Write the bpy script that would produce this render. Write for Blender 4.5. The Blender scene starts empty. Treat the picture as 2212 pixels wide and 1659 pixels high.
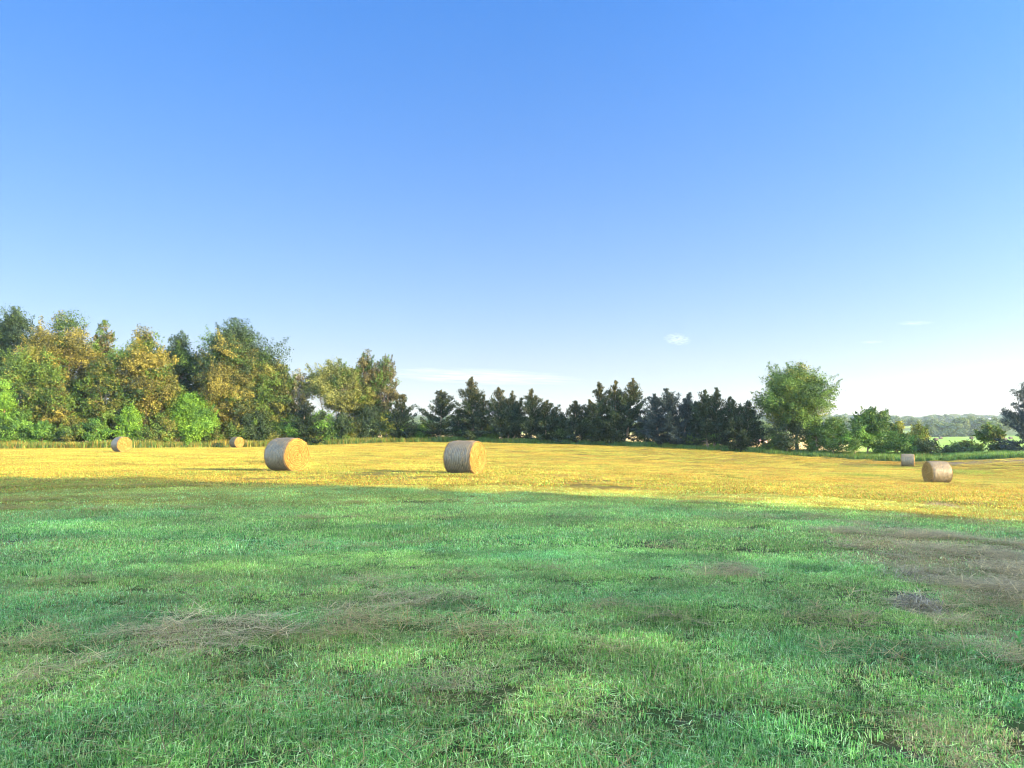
import bpy, math, random
import numpy as np
from mathutils import Vector

sc = bpy.context.scene
COL = sc.collection
R = math.radians

# ------------------------------------------------------------------ reference camera numbers
F = 1671.0                      # focal length for a 2212 px wide picture
TP = 113.0 / F                  # tan of the upward pitch
PITCH = math.atan(TP)
CAMH = 1.5
SUN_EL = R(14.0)
SUN_AZ = R(-23.0)               # from +X, negative = behind the camera
SUN_DIR = np.array([math.cos(SUN_EL) * math.cos(SUN_AZ), math.cos(SUN_EL) * math.sin(SUN_AZ), math.sin(SUN_EL)])


def zat(v, Y):
    yc = (829.5 - v) / F
    return CAMH + Y * (math.sin(PITCH) + math.cos(PITCH) * yc) / (math.cos(PITCH) - math.sin(PITCH) * yc)


def xat(u, Y, z=0.0):
    return (u - 1106.0) / F * (Y * math.cos(PITCH) + (z - CAMH) * math.sin(PITCH))


def gxy(u, v, z=0.0):
    """ground point seen at u, v if the ground there has height z"""
    yc = (829.5 - v) / F
    s = (math.sin(PITCH) + math.cos(PITCH) * yc) / (math.cos(PITCH) - math.sin(PITCH) * yc)
    Y = (z - CAMH) / s
    return xat(u, Y, z), Y


# ------------------------------------------------------------------ noise
def _hash(ix, iy, seed):
    n = (ix.astype(np.int64) * 374761393 + iy.astype(np.int64) * 668265263 + seed * 1274126177) & 0xFFFFFFFF
    n = ((n ^ (n >> 13)) * 1274126177) & 0xFFFFFFFF
    return ((n ^ (n >> 16)) & 0xFFFF) / 65535.0


def vnoise(x, y, seed=0):
    x = np.asarray(x, float); y = np.asarray(y, float)
    ix = np.floor(x); iy = np.floor(y); fx = x - ix; fy = y - iy
    fx = fx * fx * (3 - 2 * fx); fy = fy * fy * (3 - 2 * fy)
    a = _hash(ix, iy, seed); b = _hash(ix + 1, iy, seed); c = _hash(ix, iy + 1, seed); d = _hash(ix + 1, iy + 1, seed)
    return (a * (1 - fx) + b * fx) * (1 - fy) + (c * (1 - fx) + d * fx) * fy


def fbm(x, y, seed=0, octv=4):
    s = 0; a = 0.5; t = 0
    for o in range(octv):
        s = s + a * vnoise(x * 2 ** o, y * 2 ** o, seed + o * 17); t += a; a *= 0.5
    return s / t


def sstep(a, b, x):
    t = np.clip((x - a) / (b - a), 0, 1)
    return t * t * (3 - 2 * t)


# ------------------------------------------------------------------ terrain
CTRL = [(0, 0, 0), (0, 6, 0), (-6, 6, .02), (6, 6, -.03), (-19, 28, 0), (0, 19, -.03), (9, 12, -.12), (12, 18, -.35), (-30, 10, .1),
        (25, 10, -.9), (-9.6, 33, 0.0), (-2, 33, -.1), (29.6, 54, -1.75), (44, 86, -1.95), (-37, 73, 0), (-36, 102, 0.0),
        (-70, 60, .1), (-90, 110, .1), (-60, -30, .4), (0, -30, .2), (50, -30, -1.4), (70, 30, -2.4), (100, 80, -3), (-160, 20, .3), (-160, 160, .3),
        (0, -120, .5), (150, 0, -4), (190, 150, -5)]
for u, Y, v in [(0, 92, 970), (250, 94, 968.5), (500, 106, 966), (700, 110, 961), (900, 112, 955), (1100, 110, 957), (1300, 106, 962), (1500, 102, 971),
                (1700, 97, 983), (1850, 94, 992), (1950, 92, 997), (2080, 89, 996), (2212, 85, 990)]:
    CTRL.append((xat(u, Y), Y, zat(v, Y)))
for u, Y, z in [(1100, 200, .5), (1300, 200, 0.2), (1600, 200, -.8), (1000, 160, .7), (600, 180, .5), (1850, 180, -2.6), (2050, 180, -3.2), (2212, 160, -3.4)]:
    CTRL.append((xat(u, Y), Y, z))
CTRL = np.array(CTRL)


def _tps(r):
    return np.where(r > 1e-9, r * r * np.log(np.maximum(r, 1e-9)), 0)


_P = CTRL[:, :2] / 50.0
_n = len(_P)
_K = _tps(np.linalg.norm(_P[:, None] - _P[None], axis=2)) + np.eye(_n) * 0.004
_Q = np.hstack([np.ones((_n, 1)), _P])
_A = np.vstack([np.hstack([_K, _Q]), np.hstack([_Q.T, np.zeros((3, 3))])])
_W = np.linalg.solve(_A, np.concatenate([CTRL[:, 2], np.zeros(3)]))


def terrain(x, y):
    x = np.atleast_1d(np.asarray(x, float)); y = np.atleast_1d(np.asarray(y, float))
    r = np.hypot(x, y)
    out = np.zeros_like(x)
    near = r < 330
    if near.any():
        p = np.stack([x[near], y[near]], 1) / 50.0
        zz = np.empty(len(p))
        for i in range(0, len(p), 20000):
            q = p[i:i + 20000]
            zz[i:i + 20000] = _tps(np.linalg.norm(q[:, None] - _P[None], axis=2)) @ _W[:_n] + np.hstack([np.ones((len(q), 1)), q]) @ _W[_n:]
        out[near] = zz
    ang = x / np.maximum(y, 1.0)
    side = sstep(.25, .5, ang) * (y > 0)
    fz = np.interp(r, [0, 180, 300, 450, 620, 800, 1200, 1600, 2000, 2600, 3600, 5000], [0, -.5, -3.2, -2.0, -0.4, 5, 19, 28, 38, 46, 46, 20])
    fz = fz + (1 - side) * np.interp(r, [0, 300, 800, 3000], [0, 2.0, 2.0, 0])
    fz = fz + (fbm(x / 420 + 7, y / 420, 5, 3) - .5) * np.interp(r, [0, 400, 800, 1500, 2500], [0, 0, 3, 14, 18])
    fz = np.where((y < 0) & (r > 300), np.minimum(fz, 20), fz)
    t = sstep(180, 320, r)
    out = out * (1 - t) + fz * t
    out = out + (fbm(x / 1.7, y / 1.7, 3, 3) - .5) * .05 * np.interp(r, [0, 60, 130], [1, 1, .3])
    return out


def tz(x, y):
    return float(terrain(x, y)[0])


BU = np.array([-900, -300, 0, 300, 500, 700, 900, 1100, 1300, 1500, 1700, 1850, 1950, 2080, 2212, 2500, 3200.])
BY = np.array([80, 88, 92, 97, 105, 109, 112, 110, 106, 102, 97, 94, 92, 90, 86, 80, 60.])


def beyond(x, y):
    u = 1106 + F * x / np.maximum(y, 1.0)
    return np.where(y > 3, y - np.interp(u, BU, BY), -50.0)


# patches of the field, in metres (x, y, radius x, radius y, amount)
def patch(u, v, ru, rv, a, z=0.0):
    x, Y = gxy(u, v, z)
    return (x, Y, ru / F * Y, rv * Y * Y / (CAMH * F), a)


DRY = [patch(430, 1380, 150, 40, .7), patch(2170, 1400, 110, 90, .55, -.1), patch(940, 1478, 85, 45, .7), patch(2130, 1235, 260, 115, .92, -.15), patch(2060, 1600, 160, 50, .6),
       patch(880, 1300, 130, 45, .4), patch(1250, 1560, 70, 30, .45), patch(250, 1075, 330, 16, .55), patch(640, 1043, 90, 6, .9), patch(820, 1048, 140, 7, .7),
       patch(2050, 1120, 260, 30, .8, -.3), patch(560, 1340, 70, 25, .5), patch(1850, 1440, 120, 30, .35), patch(70, 1500, 120, 60, .35), patch(1900, 1045, 140, 26, .6, -1.2),
       patch(1280, 1045, 160, 10, .55), patch(1500, 1360, 80, 12, .3), patch(1550, 1240, 70, 18, .35)]
SOIL = [patch(230, 1166, 34, 6, .9), patch(20, 1178, 55, 8, .9), patch(420, 1275, 14, 16, .7), patch(1565, 1540, 34, 12, .8), patch(1480, 1560, 22, 10, .7), patch(1960, 1285, 55, 10, .8),
        patch(300, 1310, 30, 8, .4), patch(1240, 1345, 30, 6, .5), patch(1010, 1275, 30, 6, .5), patch(1940, 1630, 60, 16, .7), patch(820, 1360, 50, 10, .4), patch(1130, 1290, 18, 5, .6), patch(640, 1200, 22, 4, .5)]
LUSH = [patch(1420, 1335, 95, 22, 1.0), patch(800, 1152, 120, 10, .8), patch(870, 1060, 34, 5, .9), patch(1720, 1222, 75, 12, .8), patch(1190, 1395, 70, 16, .7), patch(700, 1565, 80, 24, .7),
        patch(160, 1255, 190, 16, .55), patch(1490, 1475, 120, 40, .55), patch(720, 1110, 200, 8, .4), patch(560, 1395, 160, 20, .4), patch(1780, 1400, 130, 40, .6), patch(350, 1120, 60, 6, .6), patch(1380, 1110, 90, 6, .4), patch(1650, 1105, 220, 8, .4), patch(1562, 1022, 26, 2.5, .9, -.5), patch(1495, 1062, 22, 3, .9, -.3), patch(2075, 1010, 60, 2, .9, -1.5), patch(1850, 1012, 60, 1.5, .9, -1.2)]


def ell(P, x, y, wob=.5):
    s = np.zeros_like(x)
    w = (fbm(x / .45, y / .6, 31, 4) - .5) * 3.2 * wob
    for px, py, rx, ry, a in P:
        d = np.hypot((x - px) / rx, (y - py) / ry) + w
        s = np.maximum(s, a * (1 - sstep(.55, 1.25, d)))
    return s


def dry_lit_mix(x, y):
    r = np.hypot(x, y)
    b = np.interp(r, [0, 8, 14.5, 18.5, 25, 45, 120], [.16, .13, .15, .46, .64, .70, .72])  # drier stubble outward, with the sunlit yellow also put into the colour
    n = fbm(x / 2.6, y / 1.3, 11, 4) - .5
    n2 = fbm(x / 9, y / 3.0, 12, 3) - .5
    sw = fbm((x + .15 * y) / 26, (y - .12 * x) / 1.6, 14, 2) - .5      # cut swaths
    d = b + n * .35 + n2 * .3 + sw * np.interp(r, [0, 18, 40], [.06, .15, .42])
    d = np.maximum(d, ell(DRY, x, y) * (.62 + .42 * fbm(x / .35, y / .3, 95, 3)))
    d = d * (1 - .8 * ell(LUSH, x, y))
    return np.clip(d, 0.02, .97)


def warmth(x, y):
    return np.clip(sstep(.50, .72, fbm(x / 9 + 4, y / 3.2, 88, 3)) * .5 + ell(WARM, x, y) * .9, 0, 1)


WARM = [patch(1900, 1045, 190, 34, 1, -1.2), patch(2050, 1115, 300, 34, .8, -.3), patch(740, 1044, 130, 9, .9), patch(1260, 1044, 170, 10, .9)]


# ------------------------------------------------------------------ mesh helpers
def mesh_from(name, V, faces4=None, faces3=None, attrs=None, smooth=False):
    V = np.asarray(V, np.float32)
    me = bpy.data.meshes.new(name)
    me.vertices.add(len(V)); me.vertices.foreach_set('co', V.ravel())
    loops = []; starts = []; pos = 0
    for Fc, k in ((faces4, 4), (faces3, 3)):
        if Fc is not None and len(Fc):
            Fc = np.asarray(Fc, np.int32)
            loops.append(Fc.ravel()); starts.append(pos + np.arange(len(Fc), dtype=np.int32) * k); pos += Fc.size
    if loops:
        loops = np.concatenate(loops); starts = np.concatenate(starts)
        me.loops.add(len(loops)); me.loops.foreach_set('vertex_index', loops)
        me.polygons.add(len(starts)); me.polygons.foreach_set('loop_start', starts)
        me.polygons.foreach_set('use_smooth', np.full(len(starts), bool(smooth)))
    for k, (tp, arr) in (attrs or {}).items():
        at = me.attributes.new(k, tp, 'POINT')
        at.data.foreach_set({'FLOAT': 'value', 'INT': 'value', 'FLOAT_COLOR': 'color', 'FLOAT_VECTOR': 'vector'}[tp], np.ascontiguousarray(arr).ravel())
    me.update(calc_edges=True)
    return me


def link(name, me, mat=None, parent=None, loc=None):
    o = bpy.data.objects.new(name, me); COL.objects.link(o)
    if mat is not None: me.materials.append(mat)
    if parent is not None: o.parent = parent
    if loc is not None: o.location = loc
    return o


def tag(o, label=None, cat=None, group=None, kind=None):
    if label: o['label'] = label
    if cat: o['category'] = cat
    if group: o['group'] = group
    if kind: o['kind'] = kind
    return o


def empty(name, loc):
    o = bpy.data.objects.new(name, None); o.location = loc; o.empty_display_size = .3
    COL.objects.link(o); return o


def unit(a):
    return a / np.maximum(np.linalg.norm(a, axis=-1, keepdims=True), 1e-9)


class Geo:
    def __init__(s): s.V = []; s.F4 = []; s.F3 = []; s.C = []; s.n = 0
    def add(s, V, F4=None, F3=None, C=None):
        V = np.asarray(V, float)
        s.V.append(V)
        if F4 is not None: s.F4.append(np.asarray(F4) + s.n)
        if F3 is not None: s.F3.append(np.asarray(F3) + s.n)
        if C is None: C = (.5, .5, .5)
        C = np.asarray(C, float)
        if C.ndim == 1: C = np.repeat(C[None], len(V), 0)
        s.C.append(C); s.n += len(V)
    def tube(s, pts, rad, k=6, C=None):
        pts = np.asarray(pts, float); n = len(pts)
        d = np.gradient(pts, axis=0); d = unit(d)
        ref = np.where(np.abs(d[:, 2:3]) > .9, np.array([[1., 0, 0]]), np.array([[0, 0, 1.]]))
        a = unit(np.cross(d, ref)); b = np.cross(d, a)
        t = np.arange(k) * 2 * np.pi / k
        rad = np.asarray(rad, float)
        V = pts[:, None] + rad[:, None, None] * (np.cos(t)[None, :, None] * a[:, None] + np.sin(t)[None, :, None] * b[:, None])
        V = V.reshape(-1, 3)
        i = np.arange(n - 1)[:, None] * k; j = np.arange(k)[None]; j2 = (j + 1) % k
        Fq = np.stack([i + j, i + j2, i + k + j2, i + k + j], -1).reshape(-1, 4)
        s.add(V, Fq, None, C)
    def box(s, lo, hi, C=None):
        x0, y0, z0 = lo; x1, y1, z1 = hi
        V = [(x0, y0, z0), (x1, y0, z0), (x1, y1, z0), (x0, y1, z0), (x0, y0, z1), (x1, y0, z1), (x1, y1, z1), (x0, y1, z1)]
        s.add(V, [(0, 3, 2, 1), (4, 5, 6, 7), (0, 1, 5, 4), (1, 2, 6, 5), (2, 3, 7, 6), (3, 0, 4, 7)], None, C)
    def mesh(s, name, smooth=False):
        V = np.concatenate(s.V)
        C = np.concatenate(s.C); C = np.hstack([C, np.ones((len(C), 1))]).astype(np.float32)
        return mesh_from(name, V, np.concatenate(s.F4) if s.F4 else None, np.concatenate(s.F3) if s.F3 else None, {'col': ('FLOAT_COLOR', C)}, smooth)


def leaf_quads(c, nrm, size, rng, aspect=.62, axis=None):
    """kite shaped folded leaves: returns V (n*4,3) and faces"""
    n = len(c)
    if axis is None: axis = unit(rng.normal(size=(n, 3)))
    t = unit(axis - (axis * nrm).sum(1, keepdims=True) * nrm + 1e-6)
    b = np.cross(nrm, t)
    s = size[:, None]
    V = np.stack([c - t * s * .55, c + b * s * aspect * .5 + nrm * s * .10 - t * s * .05, c + t * s * .55, c - b * s * aspect * .5 + nrm * s * .10 - t * s * .05], 1).reshape(-1, 3)
    Fq = np.arange(n * 4).reshape(-1, 4)
    return V, Fq


# ------------------------------------------------------------------ materials
def newmat(name):
    m = bpy.data.materials.new(name); m.use_nodes = True
    nt = m.node_tree; nt.nodes.clear()
    return m, nt


def N(nt, t, **kw):
    n = nt.nodes.new(t)
    for k, v in kw.items(): setattr(n, k, v)
    return n


def leafmat(name, transl=.35, rough=.6, spec=.25, tint=(1, 1, 1)):
    m, nt = newmat(name); L = nt.links.new
    out = N(nt, 'ShaderNodeOutputMaterial'); at = N(nt, 'ShaderNodeAttribute', attribute_name='col')
    p = N(nt, 'ShaderNodeBsdfPrincipled'); tr = N(nt, 'ShaderNodeBsdfTranslucent'); mx = N(nt, 'ShaderNodeMixShader')
    mul = N(nt, 'ShaderNodeMix', data_type='RGBA', blend_type='MULTIPLY'); mul.inputs[0].default_value = 1; mul.inputs[7].default_value = (1.25, 1.2, .55, 1)
    p.inputs['Roughness'].default_value = rough; p.inputs['Specular IOR Level'].default_value = spec
    L(at.outputs['Color'], p.inputs['Base Color']); L(at.outputs['Color'], mul.inputs[6]); L(mul.outputs[2], tr.inputs['Color'])
    mx.inputs[0].default_value = transl
    L(p.outputs[0], mx.inputs[1]); L(tr.outputs[0], mx.inputs[2]); L(mx.outputs[0], out.inputs[0])
    return m


M_LEAF = leafmat('leaf', .24)
M_NEEDLE = leafmat('needle', .10, .8, .05)


def barkmat():
    m, nt = newmat('bark'); L = nt.links.new
    out = N(nt, 'ShaderNodeOutputMaterial'); at = N(nt, 'ShaderNodeAttribute', attribute_name='col'); p = N(nt, 'ShaderNodeBsdfPrincipled')
    tc = N(nt, 'ShaderNodeTexCoord'); mp = N(nt, 'ShaderNodeMapping'); mp.inputs['Scale'].default_value = (6, 6, 1.2)
    nz = N(nt, 'ShaderNodeTexNoise'); nz.inputs['Scale'].default_value = 3; nz.inputs['Detail'].default_value = 5
    mr = N(nt, 'ShaderNodeMapRange'); mr.inputs[3].default_value = .5; mr.inputs[4].default_value = 1.5
    mul = N(nt, 'ShaderNodeMix', data_type='RGBA', blend_type='MULTIPLY'); mul.inputs[0].default_value = 1
    bp = N(nt, 'ShaderNodeBump'); bp.inputs['Strength'].default_value = .6; bp.inputs['Distance'].default_value = .03
    L(tc.outputs['Object'], mp.inputs[0]); L(mp.outputs[0], nz.inputs['Vector']); L(nz.outputs[0], mr.inputs[0]); L(mr.outputs[0], mul.inputs[7])
    L(at.outputs['Color'], mul.inputs[6]); L(mul.outputs[2], p.inputs['Base Color']); L(nz.outputs[0], bp.inputs['Height']); L(bp.outputs[0], p.inputs['Normal'])
    p.inputs['Roughness'].default_value = .9
    L(p.outputs[0], out.inputs[0]); return m


M_BARK = barkmat()


def grassmat():
    m, nt = newmat('grass_blade'); L = nt.links.new
    out = N(nt, 'ShaderNodeOutputMaterial'); at = N(nt, 'ShaderNodeAttribute', attribute_name='col'); rn = N(nt, 'ShaderNodeAttribute', attribute_name='rnd')
    dr = N(nt, 'ShaderNodeAttribute', attribute_name='dry', attribute_type='INSTANCER'); lu = N(nt, 'ShaderNodeAttribute', attribute_name='lum', attribute_type='INSTANCER')
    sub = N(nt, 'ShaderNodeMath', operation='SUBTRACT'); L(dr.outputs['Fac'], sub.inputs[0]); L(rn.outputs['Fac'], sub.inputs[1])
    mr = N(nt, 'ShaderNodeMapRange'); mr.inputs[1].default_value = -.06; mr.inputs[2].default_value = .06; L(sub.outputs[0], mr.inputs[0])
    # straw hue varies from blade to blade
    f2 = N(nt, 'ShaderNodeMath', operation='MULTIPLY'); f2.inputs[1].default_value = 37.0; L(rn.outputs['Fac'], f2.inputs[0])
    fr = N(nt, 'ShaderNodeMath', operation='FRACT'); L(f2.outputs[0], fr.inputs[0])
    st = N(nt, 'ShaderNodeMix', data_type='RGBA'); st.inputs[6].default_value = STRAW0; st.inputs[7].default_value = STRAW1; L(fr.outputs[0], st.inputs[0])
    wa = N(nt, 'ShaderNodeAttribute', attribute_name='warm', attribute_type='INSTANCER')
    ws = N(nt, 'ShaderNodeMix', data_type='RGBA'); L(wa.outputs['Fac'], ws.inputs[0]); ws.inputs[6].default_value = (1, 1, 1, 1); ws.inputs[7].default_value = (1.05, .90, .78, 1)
    ga = N(nt, 'ShaderNodeAttribute', attribute_name='shade_straw', attribute_type='INSTANCER'); gy = N(nt, 'ShaderNodeMix', data_type='RGBA'); gy.inputs[6].default_value = (.21, .15, .07, 1); gy.inputs[7].default_value = (.60, .455, .22, 1); L(fr.outputs[0], gy.inputs[0])  # greyer straw for the near field: its shade is put into the colour
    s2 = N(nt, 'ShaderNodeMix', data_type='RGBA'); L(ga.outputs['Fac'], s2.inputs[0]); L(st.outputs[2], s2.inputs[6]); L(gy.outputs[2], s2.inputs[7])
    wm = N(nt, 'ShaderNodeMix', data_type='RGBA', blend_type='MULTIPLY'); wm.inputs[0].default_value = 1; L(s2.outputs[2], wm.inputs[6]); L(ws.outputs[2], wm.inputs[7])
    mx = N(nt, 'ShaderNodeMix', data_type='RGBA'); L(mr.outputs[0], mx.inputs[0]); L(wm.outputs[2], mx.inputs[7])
    hu = N(nt, 'ShaderNodeAttribute', attribute_name='hue', attribute_type='INSTANCER'); hm = N(nt, 'ShaderNodeMix', data_type='RGBA'); L(hu.outputs['Fac'], hm.inputs[0]); hm.inputs[6].default_value = (.90, 1.06, .98, 1); hm.inputs[7].default_value = (1.32, 1.12, .78, 1)
    hx = N(nt, 'ShaderNodeMix', data_type='RGBA', blend_type='MULTIPLY'); hx.inputs[0].default_value = 1; L(at.outputs['Color'], hx.inputs[6]); L(hm.outputs[2], hx.inputs[7]); L(hx.outputs[2], mx.inputs[6])
    mul = N(nt, 'ShaderNodeMix', data_type='RGBA', blend_type='MULTIPLY'); mul.inputs[0].default_value = 1; L(mx.outputs[2], mul.inputs[6]); L(lu.outputs['Fac'], mul.inputs[7])
    p = N(nt, 'ShaderNodeBsdfPrincipled'); p.inputs['Roughness'].default_value = .42; p.inputs['Specular IOR Level'].default_value = .22
    tr = N(nt, 'ShaderNodeBsdfTranslucent'); ms = N(nt, 'ShaderNodeMixShader'); ms.inputs[0].default_value = .35
    mt = N(nt, 'ShaderNodeMix', data_type='RGBA', blend_type='MULTIPLY'); mt.inputs[0].default_value = 1; mt.inputs[7].default_value = (1.2, 1.15, .6, 1)
    L(mul.outputs[2], p.inputs['Base Color']); L(mul.outputs[2], mt.inputs[6]); L(mt.outputs[2], tr.inputs['Color'])
    L(p.outputs[0], ms.inputs[1]); L(tr.outputs[0], ms.inputs[2]); L(ms.outputs[0], out.inputs[0])
    return m


STRAW0 = (.15, .10, .022, 1)
STRAW1 = (.36, .25, .050, 1)
M_GRASS = grassmat()


def simple(name, col, rough=.8, noise=0, nscale=5, bump=0):
    m, nt = newmat(name); L = nt.links.new
    out = N(nt, 'ShaderNodeOutputMaterial'); p = N(nt, 'ShaderNodeBsdfPrincipled'); p.inputs['Roughness'].default_value = rough
    tc = N(nt, 'ShaderNodeTexCoord'); nz = N(nt, 'ShaderNodeTexNoise'); nz.inputs['Scale'].default_value = nscale; nz.inputs['Detail'].default_value = 6
    L(tc.outputs['Object'], nz.inputs['Vector'])
    mr = N(nt, 'ShaderNodeMapRange'); mr.inputs[3].default_value = 1 - noise; mr.inputs[4].default_value = 1 + noise; L(nz.outputs[0], mr.inputs[0])
    mul = N(nt, 'ShaderNodeMix', data_type='RGBA', blend_type='MULTIPLY'); mul.inputs[0].default_value = 1; mul.inputs[6].default_value = (*col, 1)
    L(mr.outputs[0], mul.inputs[7]); L(mul.outputs[2], p.inputs['Base Color'])
    if bump:
        bp = N(nt, 'ShaderNodeBump'); bp.inputs['Distance'].default_value = bump; L(nz.outputs[0], bp.inputs['Height']); L(bp.outputs[0], p.inputs['Normal'])
    L(p.outputs[0], out.inputs[0]); return m


# ------------------------------------------------------------------ ground
def build_ground():
    ang = np.concatenate([np.arange(-180, -55, 5.), np.arange(-55, 55.01, .4), np.arange(60, 180, 5.)])
    rr = [0.8]
    while rr[-1] < 4600: rr.append(rr[-1] * 1.016 + .01)
    rr = np.array(rr); A = np.radians(ang)
    X = rr[:, None] * np.sin(A)[None]; Y = rr[:, None] * np.cos(A)[None]
    x = np.concatenate([[0], X.ravel()]); y = np.concatenate([[0], Y.ravel()])
    z = terrain(x, y)
    na = len(ang)
    i = np.arange(len(rr) - 1)[:, None] * na + 1; j = np.arange(na)[None]; j2 = (j + 1) % na
    Fq = np.stack([i + j, i + na + j, i + na + j2, i + j2], -1).reshape(-1, 4)
    F3 = np.stack([np.zeros(na, int), 1 + np.arange(na), 1 + (np.arange(na) + 1) % na], 1)
    b = beyond(x, y); r = np.hypot(x, y)
    d = dry_lit_mix(x, y)
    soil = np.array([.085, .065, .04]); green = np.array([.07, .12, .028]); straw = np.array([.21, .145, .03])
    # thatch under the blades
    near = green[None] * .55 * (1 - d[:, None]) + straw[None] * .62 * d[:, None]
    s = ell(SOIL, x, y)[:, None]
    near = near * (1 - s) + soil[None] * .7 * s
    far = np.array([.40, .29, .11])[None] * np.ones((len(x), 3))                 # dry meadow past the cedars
    side = sstep(.40, .47, x / np.maximum(y, 1))[:, None]
    fg = np.array([.15, .25, .035])[None] * (.75 + .5 * fbm(x / 14, y / 30, 8, 3))[:, None]
    far = far * (1 - side) + fg * side
    fn = fbm(x / 260 + 3, y / 150, 21, 3)[:, None]
    hill = np.array([.10, .14, .05])[None] * (1 - sstep(.52, .60, fn)) + np.array([.19, .25, .055])[None] * sstep(.52, .60, fn)
    t = sstep(640, 760, r)[:, None]
    far = far * (1 - t) + hill * t
    verge = np.array([.05, .085, .025])[None]
    tv = (sstep(-1.0, .4, b) * (1 - sstep(9, 14, b)))[:, None]
    tf = sstep(9, 14, b)[:, None]
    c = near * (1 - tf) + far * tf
    c = c * (1 - tv) + verge * tv
    # bare farm track along the right end of the field edge
    u = 1106 + F * x / np.maximum(y, 1)
    tk = (sstep(-5.5, -4.2, b) * (1 - sstep(-1.6, -.6, b)) * sstep(1930, 2080, u))[:, None] * (y > 3)[:, None]
    c = c * (1 - tk) + np.array([.13, .10, .06])[None] * tk
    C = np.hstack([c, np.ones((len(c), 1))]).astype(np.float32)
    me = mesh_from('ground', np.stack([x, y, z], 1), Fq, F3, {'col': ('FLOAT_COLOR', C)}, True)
    # orientation upward
    m, nt = newmat('field_soil'); L = nt.links.new
    out = N(nt, 'ShaderNodeOutputMaterial'); at = N(nt, 'ShaderNodeAttribute', attribute_name='col'); p = N(nt, 'ShaderNodeBsdfPrincipled')
    p.inputs['Roughness'].default_value = .95; p.inputs['Specular IOR Level'].default_value = .1
    g = N(nt, 'ShaderNodeNewGeometry'); nz = N(nt, 'ShaderNodeTexNoise'); nz.inputs['Scale'].default_value = 3.0; nz.inputs['Detail'].default_value = 9; nz.inputs['Roughness'].default_value = .7
    L(g.outputs['Position'], nz.inputs['Vector'])
    mr = N(nt, 'ShaderNodeMapRange'); mr.inputs[1].default_value = .3; mr.inputs[2].default_value = .7; mr.inputs[3].default_value = .55; mr.inputs[4].default_value = 1.4; L(nz.outputs[0], mr.inputs[0])
    mul = N(nt, 'ShaderNodeMix', data_type='RGBA', blend_type='MULTIPLY'); mul.inputs[0].default_value = 1
    L(at.outputs['Color'], mul.inputs[6]); L(mr.outputs[0], mul.inputs[7]); L(mul.outputs[2], p.inputs['Base Color'])
    bp = N(nt, 'ShaderNodeBump'); bp.inputs['Distance'].default_value = .04; L(nz.outputs[0], bp.inputs['Height']); L(bp.outputs[0], p.inputs['Normal'])
    L(p.outputs[0], out.inputs[0])
    o = link('ground', me, m); tag(o, kind='structure')
    return o


build_ground()


# ------------------------------------------------------------------ grass as geometry-node stuff
def blades(rng, n, size, hmin, hmax, width, flat=.12, cols=None, lean=.5, dryflat=False):
    """one tuft mesh of n bent blades over a square of the given size"""
    bx = rng.uniform(-size / 2, size / 2, n); by = rng.uniform(-size / 2, size / 2, n)
    # blades gather in little tussocks
    k = max(3, n // 14); cx = rng.uniform(-size / 2, size / 2, k); cy = rng.uniform(-size / 2, size / 2, k)
    w = rng.integers(0, k, n); gather = rng.uniform(size=n) < .6
    bx = np.where(gather, cx[w] + rng.normal(size=n) * size * .05, bx); by = np.where(gather, cy[w] + rng.normal(size=n) * size * .05, by)
    h = rng.uniform(hmin, hmax, n) * np.where(gather, 1.1, .8); az = rng.uniform(0, 2 * np.pi, n)
    ln = np.abs(rng.normal(size=n)) * lean
    isflat = rng.uniform(size=n) < flat
    ln = np.where(isflat, rng.uniform(1.42, 1.56, n), np.clip(ln, 0, 1.25)); h = np.where(isflat, h * 1.7, h)
    base = np.stack([bx, by, np.where(isflat, rng.uniform(.005, min(hmax * .5, .03), n), -.005)], 1)
    out = np.stack([np.cos(az), np.sin(az), np.zeros(n)], 1); up = np.array([[0, 0, 1.]])
    l1 = np.where(isflat, ln, ln * .6); l2 = np.where(isflat, ln + rng.uniform(-.05, .16, n), np.clip(ln * 1.35, 0, 1.6))
    m1 = base + (out * np.sin(l1)[:, None] + up * np.cos(l1)[:, None]) * (h * .5)[:, None]
    tip = m1 + (out * np.sin(l2)[:, None] + up * np.cos(l2)[:, None]) * (h * .5)[:, None]
    fa = az + rng.uniform(-.7, .7, n) + np.pi / 2
    sd = np.stack([np.cos(fa), np.sin(fa), np.zeros(n)], 1) * (width * rng.uniform(.6, 1.3, n))[:, None] * .5
    V = np.stack([base - sd, base + sd, m1 + sd * .85, m1 - sd * .85, tip + sd * .15, tip - sd * .15], 1).reshape(-1, 3)
    i = np.arange(n)[:, None] * 6
    Fq = np.concatenate([i + np.array([[0, 1, 2, 3]]), i + np.array([[3, 2, 4, 5]])])
    cols = np.array(cols); a = rng.uniform(size=(n, 1)); ci = rng.integers(0, len(cols), n)
    c = cols[ci] * (.6 + .8 * a)
    C = np.repeat(np.hstack([c, np.ones((n, 1))]), 6, 0).astype(np.float32)
    rnd = np.where(isflat, rng.uniform(0, .75, n), rng.uniform(0, 1, n))
    rd = np.repeat(rnd, 6).astype(np.float32)
    return V, Fq, C, rd


GREENS = [(.17, .38, .095), (.085, .25, .06), (.24, .46, .13), (.48, .58, .33), (.14, .34, .09), (.045, .14, .04), (.35, .51, .21)]
GREENS_FAR = [(.13, .25, .045), (.18, .28, .055), (.07, .15, .03), (.24, .32, .08), (.11, .20, .04)]


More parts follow.
